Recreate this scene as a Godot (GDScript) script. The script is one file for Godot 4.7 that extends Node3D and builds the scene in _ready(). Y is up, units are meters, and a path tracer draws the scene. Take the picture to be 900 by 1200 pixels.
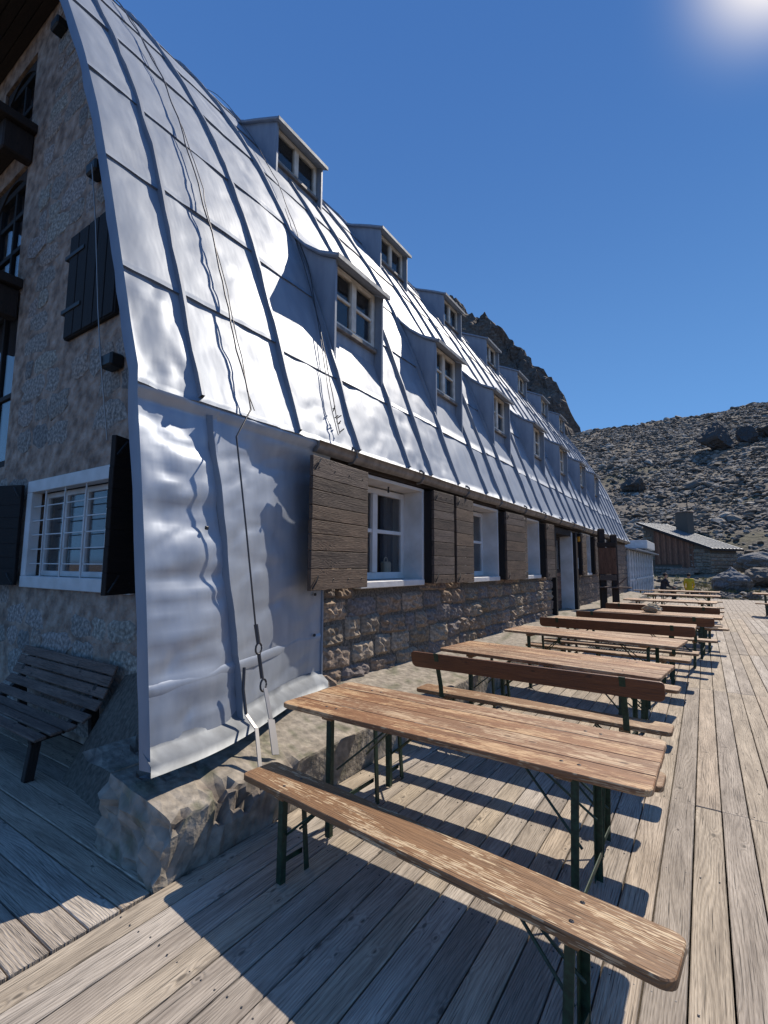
extends Node3D

# A mountain refuge with a metal-clad arched roof, a timber terrace with tables and benches,
# a stone hut and a scree slope behind. x: away from the facade, -z: along the facade, y: up.

const FLAT := 4294967295
var rng := RandomNumberGenerator.new()
var fbm := FastNoiseLite.new()
var mat := {}
var used_names := {}
# cross-section of the roof (x, y), from the eave up to the ridge
var PROFILE := [Vector2(-3.17, 2.93), Vector2(-3.33, 3.35), Vector2(-3.50, 3.85), Vector2(-3.80, 4.70), Vector2(-4.10, 5.5), Vector2(-4.47, 6.3), Vector2(-4.98, 7.25), Vector2(-5.5, 8.1), Vector2(-6.02, 8.88), Vector2(-6.65, 9.75), Vector2(-7.2, 10.42), Vector2(-8.0, 11.2), Vector2(-9.0, 11.85), Vector2(-10.0, 12.1)]
var SUN_ELEVATION := 48.0
var SUN_AZIMUTH := 11.0


func _ready() -> void:
	rng.seed = 4711
	fbm.seed = 11
	fbm.noise_type = FastNoiseLite.TYPE_SIMPLEX_SMOOTH
	fbm.frequency = 1.0
	fbm.fractal_octaves = 3
	# ---- camera
	var cam := Camera3D.new()
	cam.name = "camera"
	cam.fov = 93.96
	cam.near = 0.05
	cam.far = 4000.0
	add_child(cam)
	var b := Basis(Vector3.UP, deg_to_rad(33.7)) * Basis(Vector3.RIGHT, deg_to_rad(6.3)) * Basis(Vector3.BACK, deg_to_rad(0.33))
	cam.transform = Transform3D(b, Vector3(0, 1.7, 0))
	cam.current = true
	# ---- sky
	var env := Environment.new()
	var sky := Sky.new()
	var sm := ProceduralSkyMaterial.new()
	sm.sky_top_color = Color(0.245, 0.415, 0.67)
	sm.sky_horizon_color = Color(0.475, 0.70, 0.94)
	sm.sky_curve = 0.30
	sm.ground_bottom_color = Color(0.25, 0.23, 0.21)
	sm.ground_horizon_color = Color(0.42, 0.43, 0.44)
	sm.sun_angle_max = 60.0
	sm.sun_curve = 0.03
	sky.sky_material = sm
	env.background_mode = Environment.BG_SKY
	env.sky = sky
	env.tonemap_mode = Environment.TONE_MAPPER_LINEAR
	env.tonemap_exposure = 1.12
	env.sdfgi_enabled = true
	env.ssao_enabled = true
	env.ssil_enabled = true
	var we := WorldEnvironment.new()
	we.name = "environment"
	we.environment = env
	add_child(we)
	# ---- sun
	var sun := DirectionalLight3D.new()
	sun.name = "sun"
	sun.light_energy = 1.6
	sun.light_color = Color(1.0, 0.955, 0.89)
	sun.light_angular_distance = 0.5
	sun.shadow_enabled = true
	add_child(sun)
	var el := deg_to_rad(SUN_ELEVATION)
	var az := deg_to_rad(SUN_AZIMUTH)
	var to_sun := Vector3(sin(az) * cos(el), sin(el), -cos(az) * cos(el))
	sun.look_at_from_position(to_sun * 50.0, Vector3.ZERO, Vector3.UP)
	# ---- place
	make_materials()
	build_terrain()
	build_deck()
	build_ledge()
	build_refuge()
	build_shed()
	build_hut()
	build_tables_and_benches()
	build_side_bench()
	build_signpost()
	build_cables()
	build_small_things()
	build_people()
	build_rocks()


# ------------------------------------------------------------------ helpers
func numbered(called: String) -> String:
	var n: int = used_names.get(called, 0)
	used_names[called] = n + 1
	return called if n == 0 else "%s_%03d" % [called, n]

func thing(called: String, label: String, category: String, at := Vector3.ZERO, turn := 0.0, group := "") -> Node3D:
	var o := Node3D.new()
	o.name = numbered(called)
	add_child(o)
	o.position = at
	o.rotation.y = turn
	tag(o, label, category, group)
	return o

func tag(o: Node, label: String, category: String, group := "") -> void:
	o.set_meta("label", label)
	o.set_meta("category", category)
	if group != "":
		o.set_meta("group", group)

func part(called: String, mesh: Mesh, m: Material, parent: Node, xf := Transform3D()) -> MeshInstance3D:
	var o := MeshInstance3D.new()
	o.name = called if parent != self else numbered(called)
	o.mesh = mesh
	o.material_override = m
	o.transform = xf
	parent.add_child(o, true)
	return o

func copy_of(o: Node3D, label: String, at: Vector3, turn: float) -> Node3D:
	var c: Node3D = o.duplicate()
	c.name = numbered(String(o.get_meta("base_name")))
	add_child(c)
	c.position = at
	c.rotation.y = turn
	c.set_meta("label", label)
	return c

func begin(smooth := false) -> SurfaceTool:
	var st := SurfaceTool.new()
	st.begin(Mesh.PRIMITIVE_TRIANGLES)
	st.set_smooth_group(0 if smooth else FLAT)
	return st

func done(st: SurfaceTool) -> ArrayMesh:
	st.index()
	st.generate_normals()
	return st.commit()

func tri(st: SurfaceTool, a: Vector3, b: Vector3, c: Vector3, ua: Vector2, ub: Vector2, uc: Vector2) -> void:
	st.set_uv(ua)
	st.add_vertex(a)
	st.set_uv(ub)
	st.add_vertex(b)
	st.set_uv(uc)
	st.add_vertex(c)

# polygon fan whose front looks along out
func face(st: SurfaceTool, p: Array, out: Vector3, uv: Array = []) -> void:
	var n: Vector3 = (p[1] - p[0]).cross(p[2] - p[0])
	var us: Array = uv
	if us.is_empty():
		for q in p:
			us.append(Vector2(q.x + q.z, q.y))
	for i in range(1, p.size() - 1):
		if n.dot(out) > 0.0:
			tri(st, p[0], p[i + 1], p[i], us[0], us[i + 1], us[i])
		else:
			tri(st, p[0], p[i], p[i + 1], us[0], us[i], us[i + 1])

# chamfered box; the texture's u runs along axis "long"
func bevel(st: SurfaceTool, xf: Transform3D, size: Vector3, c: float, long := 0, uvo := Vector2.ZERO) -> void:
	var h := size * 0.5
	var a1 := (long + 1) % 3
	var a2 := (long + 2) % 3
	var v := {}
	for sx in [-1, 1]:
		for sy in [-1, 1]:
			for sz in [-1, 1]:
				v[[0, sx, sy, sz]] = Vector3(sx * h.x, sy * (h.y - c), sz * (h.z - c))
				v[[1, sx, sy, sz]] = Vector3(sx * (h.x - c), sy * h.y, sz * (h.z - c))
				v[[2, sx, sy, sz]] = Vector3(sx * (h.x - c), sy * (h.y - c), sz * h.z)
	var put := func(pts: Array, out: Vector3) -> void:
		var us := []
		var w := []
		var end_face: bool = absf(out[long]) > 0.9
		for p in pts:
			us.append(uvo + (Vector2(p[a1], p[a2]) if end_face else Vector2(p[long] + h[long], p[a1] + p[a2])))
			w.append(xf * p)
		face(st, w, xf.basis * out, us)
	for s in [-1, 1]:
		put.call([v[[0, s, -1, -1]], v[[0, s, 1, -1]], v[[0, s, 1, 1]], v[[0, s, -1, 1]]], Vector3(s, 0, 0))
		put.call([v[[1, -1, s, -1]], v[[1, 1, s, -1]], v[[1, 1, s, 1]], v[[1, -1, s, 1]]], Vector3(0, s, 0))
		put.call([v[[2, -1, -1, s]], v[[2, 1, -1, s]], v[[2, 1, 1, s]], v[[2, -1, 1, s]]], Vector3(0, 0, s))
	if c > 0.0:
		for s in [-1, 1]:
			for t in [-1, 1]:
				put.call([v[[0, s, t, -1]], v[[0, s, t, 1]], v[[1, s, t, 1]], v[[1, s, t, -1]]], Vector3(s, t, 0) * 0.7)
				put.call([v[[0, s, -1, t]], v[[0, s, 1, t]], v[[2, s, 1, t]], v[[2, s, -1, t]]], Vector3(s, 0, t) * 0.7)
				put.call([v[[1, -1, s, t]], v[[1, 1, s, t]], v[[2, 1, s, t]], v[[2, -1, s, t]]], Vector3(0, s, t) * 0.7)
				for u in [-1, 1]:
					put.call([v[[0, s, t, u]], v[[1, s, t, u]], v[[2, s, t, u]]], Vector3(s, t, u) * 0.57)

func box(st: SurfaceTool, lo: Vector3, hi: Vector3, c := 0.0, long := 0, uvo := Vector2.ZERO) -> void:
	bevel(st, Transform3D(Basis(), (lo + hi) * 0.5), hi - lo, c, long, uvo)

func box_mesh(lo: Vector3, hi: Vector3, c := 0.0, long := 0, uvo := Vector2.ZERO) -> ArrayMesh:
	var st := begin()
	box(st, lo, hi, c, long, uvo)
	return done(st)

# straight bar with a rectangular section between two points
func bar(st: SurfaceTool, a: Vector3, b: Vector3, w: float, t: float, side := Vector3.RIGHT, c := 0.003) -> void:
	var y := (b - a).normalized()
	var x := (side - y * side.dot(y)).normalized()
	bevel(st, Transform3D(Basis(x, y, x.cross(y)), (a + b) * 0.5), Vector3(w, a.distance_to(b), t), c, 1)

func tube(st: SurfaceTool, pts: Array, r: float, sides := 6) -> void:
	var rings := []
	for i in pts.size():
		var d: Vector3 = (pts[mini(i + 1, pts.size() - 1)] - pts[maxi(i - 1, 0)]).normalized()
		var x := d.cross(Vector3.UP if absf(d.y) < 0.95 else Vector3.RIGHT).normalized()
		var y := d.cross(x)
		var ring := []
		for k in sides:
			var a := TAU * k / sides
			ring.append(pts[i] + (x * cos(a) + y * sin(a)) * r)
		rings.append(ring)
	for i in range(rings.size() - 1):
		for k in sides:
			var k2 := (k + 1) % sides
			var q := [rings[i][k], rings[i][k2], rings[i + 1][k2], rings[i + 1][k]]
			face(st, q, (q[0] + q[2]) * 0.5 - (pts[i] + pts[i + 1]) * 0.5)

# grid of points rows[i][j], front towards out
func sheet(st: SurfaceTool, rows: Array, out: Vector3, cols: Array = []) -> void:
	for i in range(rows.size() - 1):
		for j in range(rows[i].size() - 1):
			var a: Vector3 = rows[i][j]
			var b: Vector3 = rows[i][j + 1]
			var c: Vector3 = rows[i + 1][j + 1]
			var d: Vector3 = rows[i + 1][j]
			var idx := [[i, j], [i, j + 1], [i + 1, j + 1], [i + 1, j]]
			var p := [a, b, c, d]
			var order := [0, 1, 2, 0, 2, 3]
			if (b - a).cross(c - a).dot(out) > 0.0:
				order = [0, 2, 1, 0, 3, 2]
			for k in order:
				if not cols.is_empty():
					st.set_color(cols[idx[k][0]][idx[k][1]])
				st.set_uv(Vector2(p[k].z + p[k].x, p[k].y))
				st.add_vertex(p[k])

func n3(p: Vector3) -> float:
	return fbm.get_noise_3dv(p)


# ------------------------------------------------------------------ materials
func noise_tex(s: int, freq: float, lo: Color, hi: Color, size := 512, octaves := 4, normal := false, strength := 4.0, mid = null) -> NoiseTexture2D:
	var n := FastNoiseLite.new()
	n.seed = s
	n.noise_type = FastNoiseLite.TYPE_SIMPLEX_SMOOTH
	n.frequency = freq
	n.fractal_octaves = octaves
	var t := NoiseTexture2D.new()
	t.width = size
	t.height = size
	t.seamless = true
	t.noise = n
	if normal:
		t.as_normal_map = true
		t.bump_strength = strength
	else:
		var g := Gradient.new()
		g.set_color(0, lo)
		g.set_color(1, hi)
		if mid != null:
			g.add_point(0.5, mid)
		t.color_ramp = g
	return t

# boards seen along u: rings, fibres, cracks and knots; worn: how much of the finish has gone
func wood_images(w: int, h: int, lu: float, lv: float, s: int, dark: Color, light: Color, bare: Color, worn: float, ring_amount: float, knots: int) -> Array:
	var r := RandomNumberGenerator.new()
	r.seed = s
	var n := FastNoiseLite.new()
	n.seed = s
	n.frequency = 1.0
	n.fractal_octaves = 2
	var fine := FastNoiseLite.new()
	fine.seed = s + 5
	fine.frequency = 1.0
	fine.fractal_octaves = 2
	var ks := []
	for i in knots:
		ks.append([r.randf() * lu, r.randf() * lv, r.randf_range(0.008, 0.018)])
	var data := PackedByteArray()
	data.resize(w * h * 3)
	var relief := PackedByteArray()
	relief.resize(w * h)
	var o := 0
	for y in h:
		var v := lv * y / h
		for x in w:
			var u := lu * x / w
			var warp := n.get_noise_2d(u * 0.55, v * 5.0) * 0.05
			var knot := 0.0
			for k in ks:
				var du: float = absf(u - k[0])
				if du < 0.16:
					var dv: float = v - k[1]
					var q: float = (du * du * 0.2 + dv * dv) / (k[2] * k[2])
					if q < 9.0:
						warp += exp(-q * 0.35) * 0.03 * signf(dv + 0.0001)
						knot = maxf(knot, 1.0 - q * 1.6)
			var ring := 0.5 + 0.5 * sin((v + warp) * 430.0)
			ring *= ring
			var fib := fine.get_noise_2d(u * 9.0, v * 420.0)
			var blot := n.get_noise_2d(u * 1.3 + 40.0, v * 9.0)
			var t := clampf(0.60 + fib * 0.42 - ring * ring_amount + blot * 0.35, 0.0, 1.0)
			var c := dark.lerp(light, t)
			if worn > 0.0:
				var wv := fine.get_noise_2d(u * 3.2 + 9.0, v * 130.0) * 0.7 + n.get_noise_2d(u * 13.0, v * 45.0) * 0.45 + n.get_noise_2d(u * 1.6 + 70.0, v * 9.0) * 0.75
				c = c.lerp(bare, clampf((wv - 0.32 + worn) * 9.0, 0.0, 0.85) * (0.75 + fib * 0.5))
			var crack := fine.get_noise_2d(u * 1.7 + 77.0, v * 160.0)
			var deep := 0.0
			if crack > 0.5:
				deep = clampf((crack - 0.5) * 6.0, 0.0, 1.0)
				c = c.lerp(dark.darkened(0.6), deep * 0.8)
			if knot > 0.0:
				c = c.lerp(dark.darkened(0.35), clampf(knot, 0.0, 0.75))
			data[o * 3] = int(c.r * 255.0)
			data[o * 3 + 1] = int(c.g * 255.0)
			data[o * 3 + 2] = int(c.b * 255.0)
			relief[o] = int(clampf(0.6 + fib * 0.35 - ring * 0.25 - deep * 0.5, 0.0, 1.0) * 255.0)
			o += 1
	var im := Image.create_from_data(w, h, false, Image.FORMAT_RGB8, data)
	var re := Image.create_from_data(w, h, false, Image.FORMAT_L8, relief)
	return [ImageTexture.create_from_image(im), ImageTexture.create_from_image(re)]

func wood_mat(tex: Array, lu: float, lv: float, tint: Color, rough: float, relief: float) -> StandardMaterial3D:
	var m := StandardMaterial3D.new()
	m.albedo_texture = tex[0]
	m.albedo_color = tint
	m.roughness = rough
	m.uv1_scale = Vector3(1.0 / lu, 1.0 / lv, 1)
	m.heightmap_enabled = true
	m.heightmap_texture = tex[1]
	m.heightmap_scale = relief
	return m

func plain_mat(c: Color, rough := 0.7, metal := 0.0) -> StandardMaterial3D:
	var m := StandardMaterial3D.new()
	m.albedo_color = c
	m.roughness = rough
	m.metallic = metal
	return m

func tri_mat(tint: Color, tex: Texture2D, scale: float, rough: float, bump: Texture2D = null, bump_cm := 1.0, colored := false) -> StandardMaterial3D:
	var m := StandardMaterial3D.new()
	m.albedo_color = tint
	m.albedo_texture = tex
	m.uv1_triplanar = true
	m.uv1_world_triplanar = true
	m.uv1_scale = Vector3.ONE * scale
	m.roughness = rough
	if bump:
		m.heightmap_enabled = true
		m.heightmap_texture = bump
		m.heightmap_scale = bump_cm
	m.vertex_color_use_as_albedo = colored
	return m

func make_materials() -> void:
	var grey_blot := noise_tex(3, 0.012, Color(0.62, 0.62, 0.62), Color(1, 1, 1), 512, 5)
	var grit := noise_tex(8, 0.035, Color(0.45, 0.45, 0.45), Color(1, 1, 1), 512, 5)
	var bump := noise_tex(21, 0.02, Color.BLACK, Color.WHITE, 512, 5)
	# sheet metal
	var mm := tri_mat(Color(0.575, 0.61, 0.655), noise_tex(31, 0.008, Color(0.86, 0.87, 0.89), Color(1, 1, 1), 512, 5), 0.45, 0.6)
	mm.metallic = 0.24
	mm.uv1_scale = Vector3(1.1, 0.35, 1.1)
	mm.roughness_texture = noise_tex(33, 0.008, Color(0.82, 0.82, 0.82), Color(1, 1, 1), 512, 4)
	mm.heightmap_enabled = true
	mm.heightmap_texture = noise_tex(35, 0.009, Color.BLACK, Color.WHITE, 512, 3)
	mm.heightmap_scale = 0.22
	mat.metal = mm
	var sk: StandardMaterial3D = mm.duplicate()
	sk.metallic = 0.45
	sk.roughness = 0.5
	sk.albedo_color = Color(0.66, 0.69, 0.73)
	mat.skirt = sk
	var seam: StandardMaterial3D = mm.duplicate()
	seam.albedo_color = Color(0.55, 0.58, 0.62)
	seam.heightmap_enabled = false
	mat.seam = seam
	var dull := tri_mat(Color(0.62, 0.64, 0.66), grey_blot, 0.8, 0.62)
	dull.metallic = 0.55
	mat.dull_metal = dull
	mat.gutter = tri_mat(Color(0.62, 0.60, 0.58), grey_blot, 0.9, 0.6)
	mat.gutter.metallic = 0.45
	mat.steel = plain_mat(Color(0.62, 0.61, 0.60), 0.5, 0.5)
	mat.wire = plain_mat(Color(0.30, 0.30, 0.31), 0.5, 0.7)
	mat.green_steel = tri_mat(Color(0.15, 0.29, 0.21), grit, 1.6, 0.5)
	mat.black_steel = plain_mat(Color(0.10, 0.10, 0.10), 0.5)
	# timber
	var dt := wood_images(1024, 640, 4.2, 0.93, 71, Color(0.52, 0.485, 0.445), Color(0.79, 0.75, 0.695), Color(0.8, 0.76, 0.7), 0.0, 0.34, 26)
	mat.deck = []
	for c in [Color(1, 1, 1), Color(0.93, 0.92, 0.91), Color(1.0, 0.97, 0.93), Color(0.88, 0.87, 0.86), Color(0.97, 0.95, 0.91)]:
		mat.deck.append(wood_mat(dt, 4.2, 0.93, c, 0.85, 0.5))
	var tt := wood_images(1024, 512, 2.4, 0.9, 83, Color(0.43, 0.30, 0.20), Color(0.60, 0.445, 0.315), Color(0.83, 0.74, 0.61), 0.17, 0.22, 12)
	mat.table = []
	for c in [Color(1, 1, 1), Color(0.95, 0.94, 0.93), Color(1.0, 0.96, 0.9)]:
		mat.table.append(wood_mat(tt, 2.4, 0.9, c, 0.62, 0.4))
	var bt := wood_images(1024, 256, 2.4, 0.45, 87, Color(0.42, 0.30, 0.195), Color(0.56, 0.42, 0.285), Color(0.86, 0.79, 0.66), 0.02, 0.22, 6)
	mat.bench = wood_mat(bt, 2.4, 0.45, Color(1, 1, 1), 0.6, 0.4)
	var rt := wood_images(768, 256, 2.4, 0.45, 91, Color(0.33, 0.19, 0.11), Color(0.47, 0.285, 0.17), Color(0.5, 0.36, 0.24), -0.25, 0.25, 4)
	mat.backrest = wood_mat(rt, 2.4, 0.45, Color(1, 1, 1), 0.55, 0.3)
	var sh := wood_images(512, 256, 1.2, 0.6, 95, Color(0.27, 0.23, 0.205), Color(0.46, 0.405, 0.365), Color(0.6, 0.55, 0.5), -0.12, 0.3, 7)
	mat.shutter = []
	for c in [Color(1, 1, 1), Color(0.84, 0.82, 0.8), Color(1, 0.95, 0.88)]:
		mat.shutter.append(wood_mat(sh, 1.2, 0.6, c, 0.8, 0.5))
	mat.dark_wood = wood_mat(sh, 1.2, 0.6, Color(0.5, 0.45, 0.42), 0.75, 0.4)
	mat.black_wood = wood_mat(sh, 1.2, 0.6, Color(0.30, 0.29, 0.31), 0.8, 0.4)
	mat.grey_wood = wood_mat(sh, 1.2, 0.6, Color(1.15, 1.1, 1.08), 0.85, 0.5)
	mat.red_wood = []
	for c in [Color(1.3, 1.06, 0.92), Color(1.08, 0.9, 0.79), Color(1.45, 1.22, 1.07)]:
		mat.red_wood.append(wood_mat(sh, 1.2, 0.6, c, 0.8, 0.4))
	# masonry
	mat.stone = tri_mat(Color(1, 1, 1), grit, 1.0, 0.92, bump, 0.7, true)
	mat.stone.albedo_color = Color(1, 1, 1)
	mat.mortar = tri_mat(Color(0.52, 0.48, 0.43), grit, 1.2, 0.95, bump, 1.0)
	mat.plaster = tri_mat(Color(0.73, 0.655, 0.60), noise_tex(41, 0.014, Color(0.58, 0.55, 0.53), Color(1, 1, 1), 512, 6, false, 4.0, Color(0.84, 0.81, 0.78)), 0.55, 0.95, noise_tex(43, 0.03, Color.BLACK, Color.WHITE, 512, 6), 2.2)
	mat.concrete = tri_mat(Color(1, 1, 1), grey_blot, 1.5, 0.94, bump, 0.6, true)
	mat.rock = tri_mat(Color(1, 1, 1), grit, 0.5, 0.9, bump, 4.0, true)
	mat.white = tri_mat(Color(0.86, 0.86, 0.86), noise_tex(51, 0.01, Color(0.88, 0.87, 0.85), Color(1, 1, 1), 256, 5), 0.9, 0.6, bump, 0.25)
	mat.cream = tri_mat(Color(0.92, 0.905, 0.87), noise_tex(53, 0.012, Color(0.82, 0.80, 0.77), Color(1, 1, 1), 256, 5), 1.1, 0.6)
	mat.shed = tri_mat(Color(0.90, 0.91, 0.92), grey_blot, 0.4, 0.5)
	mat.shed.metallic = 0.1
	var gl := StandardMaterial3D.new()
	gl.transparency = BaseMaterial3D.TRANSPARENCY_ALPHA
	gl.albedo_color = Color(0.10, 0.12, 0.14, 0.2)
	gl.roughness = 0.03
	gl.metallic_specular = 0.45
	mat.glass = gl
	mat.cloth = plain_mat(Color(0.36, 0.37, 0.40), 0.9)
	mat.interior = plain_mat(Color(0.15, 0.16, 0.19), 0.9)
	mat.canister = plain_mat(Color(0.80, 0.76, 0.66), 0.5)
	mat.canvas = plain_mat(Color(0.74, 0.67, 0.55), 0.9)
	mat.amber = plain_mat(Color(0.9, 0.62, 0.2), 0.25)
	mat.terrain = tri_mat(Color(1, 1, 1), grit, 0.11, 0.95, bump, 20.0, true)
	mat.cliff = tri_mat(Color(1, 1, 1), grit, 0.02, 0.95, bump, 120.0, true)
	mat.person = StandardMaterial3D.new()
	mat.person.vertex_color_use_as_albedo = true
	mat.person.roughness = 0.8
	mat.hair = plain_mat(Color(0.16, 0.12, 0.10), 0.7)
	mat.leaf = StandardMaterial3D.new()
	mat.leaf.vertex_color_use_as_albedo = true
	mat.leaf.roughness = 0.75


# ------------------------------------------------------------------ ground
func ground_y(x: float, z: float) -> float:
	var d := -z
	var y := -0.36
	y += smoothstep(37.0, 46.0, d) * 0.36
	y += smoothstep(42.0, 56.0, d) * 1.13
	var s := maxf(0.0, d - 60.0 + 4.0 * fbm.get_noise_2d(x * 0.02, 3.0))
	var crest := 222.0 + x * 0.25
	y += minf(s, maxf(0.0, crest - 60.0)) * 0.37
	if d > crest:
		y -= (d - crest) * 0.12
	if d > 33.0:
		var amp := clampf((d - 33.0) * 0.025, 0.0, 2.2)
		y += fbm.get_noise_2d(x * 0.03 + 5.0, z * 0.03) * amp * 0.8 + fbm.get_noise_2d(x * 0.16, z * 0.16) * amp * 0.22
	return y

func build_terrain() -> void:
	var g := part("ground", box_mesh(Vector3(-1500, -3.0, -1500), Vector3(1500, -2.0, 1500)), mat.mortar, self)
	g.set_meta("kind", "structure")
	var xs := []
	var zs := []
	for i in 121:
		var t := (i - 60) / 60.0
		xs.append(signf(t) * (absf(t) * 30.0 + pow(absf(t), 2.4) * 250.0))
	var d := -45.0
	while d < 330.0:
		zs.append(-d)
		d += 1.1 if d > 24.0 and d < 75.0 else (2.6 if d >= 75.0 else 6.0)
	var rows := []
	var cols := []
	for z in zs:
		var row := []
		var cr := []
		for x in xs:
			row.append(Vector3(x, ground_y(x, z), z))
			var n := fbm.get_noise_2d(x * 0.09, z * 0.09)
			var n2 := fbm.get_noise_2d(x * 0.4 + 30.0, z * 0.4)
			var soil := Color(0.36, 0.31, 0.24)
			var grass := Color(0.24, 0.21, 0.09)
			var stone := Color(0.20, 0.17, 0.14)
			var c := soil.lerp(grass, clampf(n * 1.4 + n2 * 0.8 + 0.1, 0.0, 1.0))
			var up := smoothstep(52.0, 72.0, -z + n * 14.0)
			c = c.lerp(stone, up * 0.85)
			if up > 0.5 and n > 0.2 and -z < 170.0:
				c = c.lerp(Color(0.11, 0.105, 0.045), clampf((n - 0.2) * 3.0, 0.0, 0.7))
			cr.append(c)
		rows.append(row)
		cols.append(cr)
	var st := begin(true)
	sheet(st, rows, Vector3.UP, cols)
	var t := part("terrain", done(st), mat.terrain, self)
	t.set_meta("kind", "structure")
	# the rocky crest behind the roof
	var crest_x := [-420.0, -300.0, -230.0, -189.0, -172.0, -154.0, -141.0, -130.0, -119.0, -108.0, -97.0, -91.0, -84.0, -78.0, -70.0, -55.0]
	var crest_y := [330.0, 300.0, 276.0, 255.0, 240.0, 228.0, 205.0, 192.0, 176.0, 163.0, 150.0, 136.0, 121.0, 106.0, 92.0, 60.0]
	rows = []
	cols = []
	var rn := FastNoiseLite.new()
	rn.seed = 9
	rn.frequency = 1.0
	rn.fractal_type = FastNoiseLite.FRACTAL_RIDGED
	rn.fractal_octaves = 5
	for i in 90:
		var f := i / 89.0
		var z := lerpf(-318.0, -440.0, f)
		var row := []
		var cr := []
		for j in 150:
			var x := lerpf(-420.0, -55.0, j / 149.0)
			var cy := 0.0
			for k in range(crest_x.size() - 1):
				if x >= crest_x[k] and x <= crest_x[k + 1]:
					cy = lerpf(crest_y[k], crest_y[k + 1], (x - crest_x[k]) / (crest_x[k + 1] - crest_x[k]))
			var rise := smoothstep(0.0, 0.83, f)
			rise = 0.55 * rise + 0.45 * (floorf(rise * 7.0) + smoothstep(0.3, 1.0, fposmod(rise * 7.0, 1.0))) / 7.0
			if f > 0.83:
				rise -= (f - 0.83) * 1.2
			var rough := rn.get_noise_3d(x * 0.022, z * 0.022, cy * 0.004)
			var small := fbm.get_noise_2d(x * 0.11, z * 0.11)
			row.append(Vector3(x + small * 4.0 * rise, cy * rise + rough * 9.0 * rise + small * 4.0, z + rough * 16.0))
			var tone := 0.5 + 0.5 * fbm.get_noise_3d(x * 0.05, cy * rise * 0.09, 2.0)
			cr.append(Color(0.15, 0.12, 0.10).lerp(Color(0.38, 0.29, 0.22), tone))
		rows.append(row)
		cols.append(cr)
	st = begin(false)
	sheet(st, rows, Vector3(0, 1, 1), cols)
	var m := part("mountain", done(st), mat.cliff, self)
	m.set_meta("kind", "structure")


# ------------------------------------------------------------------ timber terrace
func plank(parent: Node, x0: float, x1: float, z0: float, z1: float, along_z: bool, st_far = null) -> void:
	var gap := 0.004
	var cup := rng.randf_range(-0.003, 0.003)
	var len := absf(z1 - z0) if along_z else absf(x1 - x0)
	var wid := (absf(x1 - x0) if along_z else absf(z1 - z0)) - gap * 2.0
	var xf := Transform3D(Basis(Vector3.UP, (PI / 2 if along_z else 0.0) + (PI if rng.randf() < 0.5 else 0.0) + rng.randf_range(-0.0008, 0.0008)), Vector3((x0 + x1) / 2, -0.02 + cup, (z0 + z1) / 2))
	var uvo := Vector2(rng.randf() * 0.3, 0.0775 + 0.155 * rng.randi_range(0, 5))
	if st_far != null:
		bevel(st_far, xf, Vector3(len - 0.006, 0.04, wid), 0.0, 0, uvo)
		return
	var st := begin()
	bevel(st, Transform3D(), Vector3(len - 0.006, 0.04, wid), 0.004, 0, uvo)
	part("plank", done(st), mat.deck[rng.randi_range(0, 4)], parent, xf)

func build_deck() -> void:
	var deck := Node3D.new()
	deck.name = "deck"
	add_child(deck)
	deck.set_meta("kind", "structure")
	var joints := [1.7, -0.36, -4.26, -8.22, -11.8, -15.7, -19.6, -23.5, -27.3, -31.0]
	var st_far := begin()
	var x := -2.475
	var col := 0
	while x < 4.6:
		for r in range(joints.size() - 1):
			var z0: float = joints[r] + (0.0 if r == 0 else rng.randf_range(-0.02, 0.02))
			var z1: float = joints[r + 1]
			# one board in three starts half a length further along
			var near_enough := (r == 0 and x < 0.4) or (r == 1 and x < 1.0) or (r == 2 and x < 1.3) or (r == 3 and x < 1.8) or (r == 4 and x < 2.4) or (r == 5 and x < 3.0)
			plank(deck, x, x + 0.155, z0, z1, true, null if near_enough else st_far)
		x += 0.155
		col += 1
	var ns := begin()
	for c in 23:
		for k in 8:
			for e in [0.035, 0.12]:
				var nx: float = -2.475 + c * 0.155 + e + rng.randf_range(-0.006, 0.006)
				var nzz := -0.42 - k * 0.97 + rng.randf_range(-0.01, 0.01)
				bevel(ns, Transform3D(Basis(Vector3.UP, rng.randf()), Vector3(nx, 0.0012, nzz)), Vector3(0.009, 0.004, 0.009), 0.002)
	var nails := part("nail_heads", done(ns), mat.wire, deck)
	nails.set_meta("kind", "stuff")
	var far := part("far_planks", done(st_far), mat.deck[1], deck)
	far.set_meta("kind", "stuff")
	# joists below
	var st := begin()
	for k in 18:
		box(st, Vector3(-2.46, -0.2, 1.6 - k * 1.95), Vector3(4.6, -0.046, 1.7 - k * 1.95), 0.0, 0)
	part("joist", done(st), mat.dark_wood, deck)
	# the boards beside the gable run the other way
	var side := Node3D.new()
	side.name = "side_deck"
	add_child(side)
	side.set_meta("kind", "structure")
	var z := -2.35
	while z < 1.6:
		plank(side, -6.4, -2.495, z, z + 0.155, false)
		plank(side, -10.3, -6.4, z, z + 0.155, false)
		z += 0.155
	st = begin()
	for k in 5:
		box(st, Vector3(-10.2 + k * 1.9, -0.2, -2.3), Vector3(-10.1 + k * 1.9, -0.046, 1.6), 0.0, 2)
	part("joist", done(st), mat.dark_wood, side)
	# bare soil under the boards
	var soil := part("soil", box_mesh(Vector3(-14, -0.5, -31), Vector3(14, -0.3, 20)), mat.mortar, self)
	soil.set_meta("kind", "structure")


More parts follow.
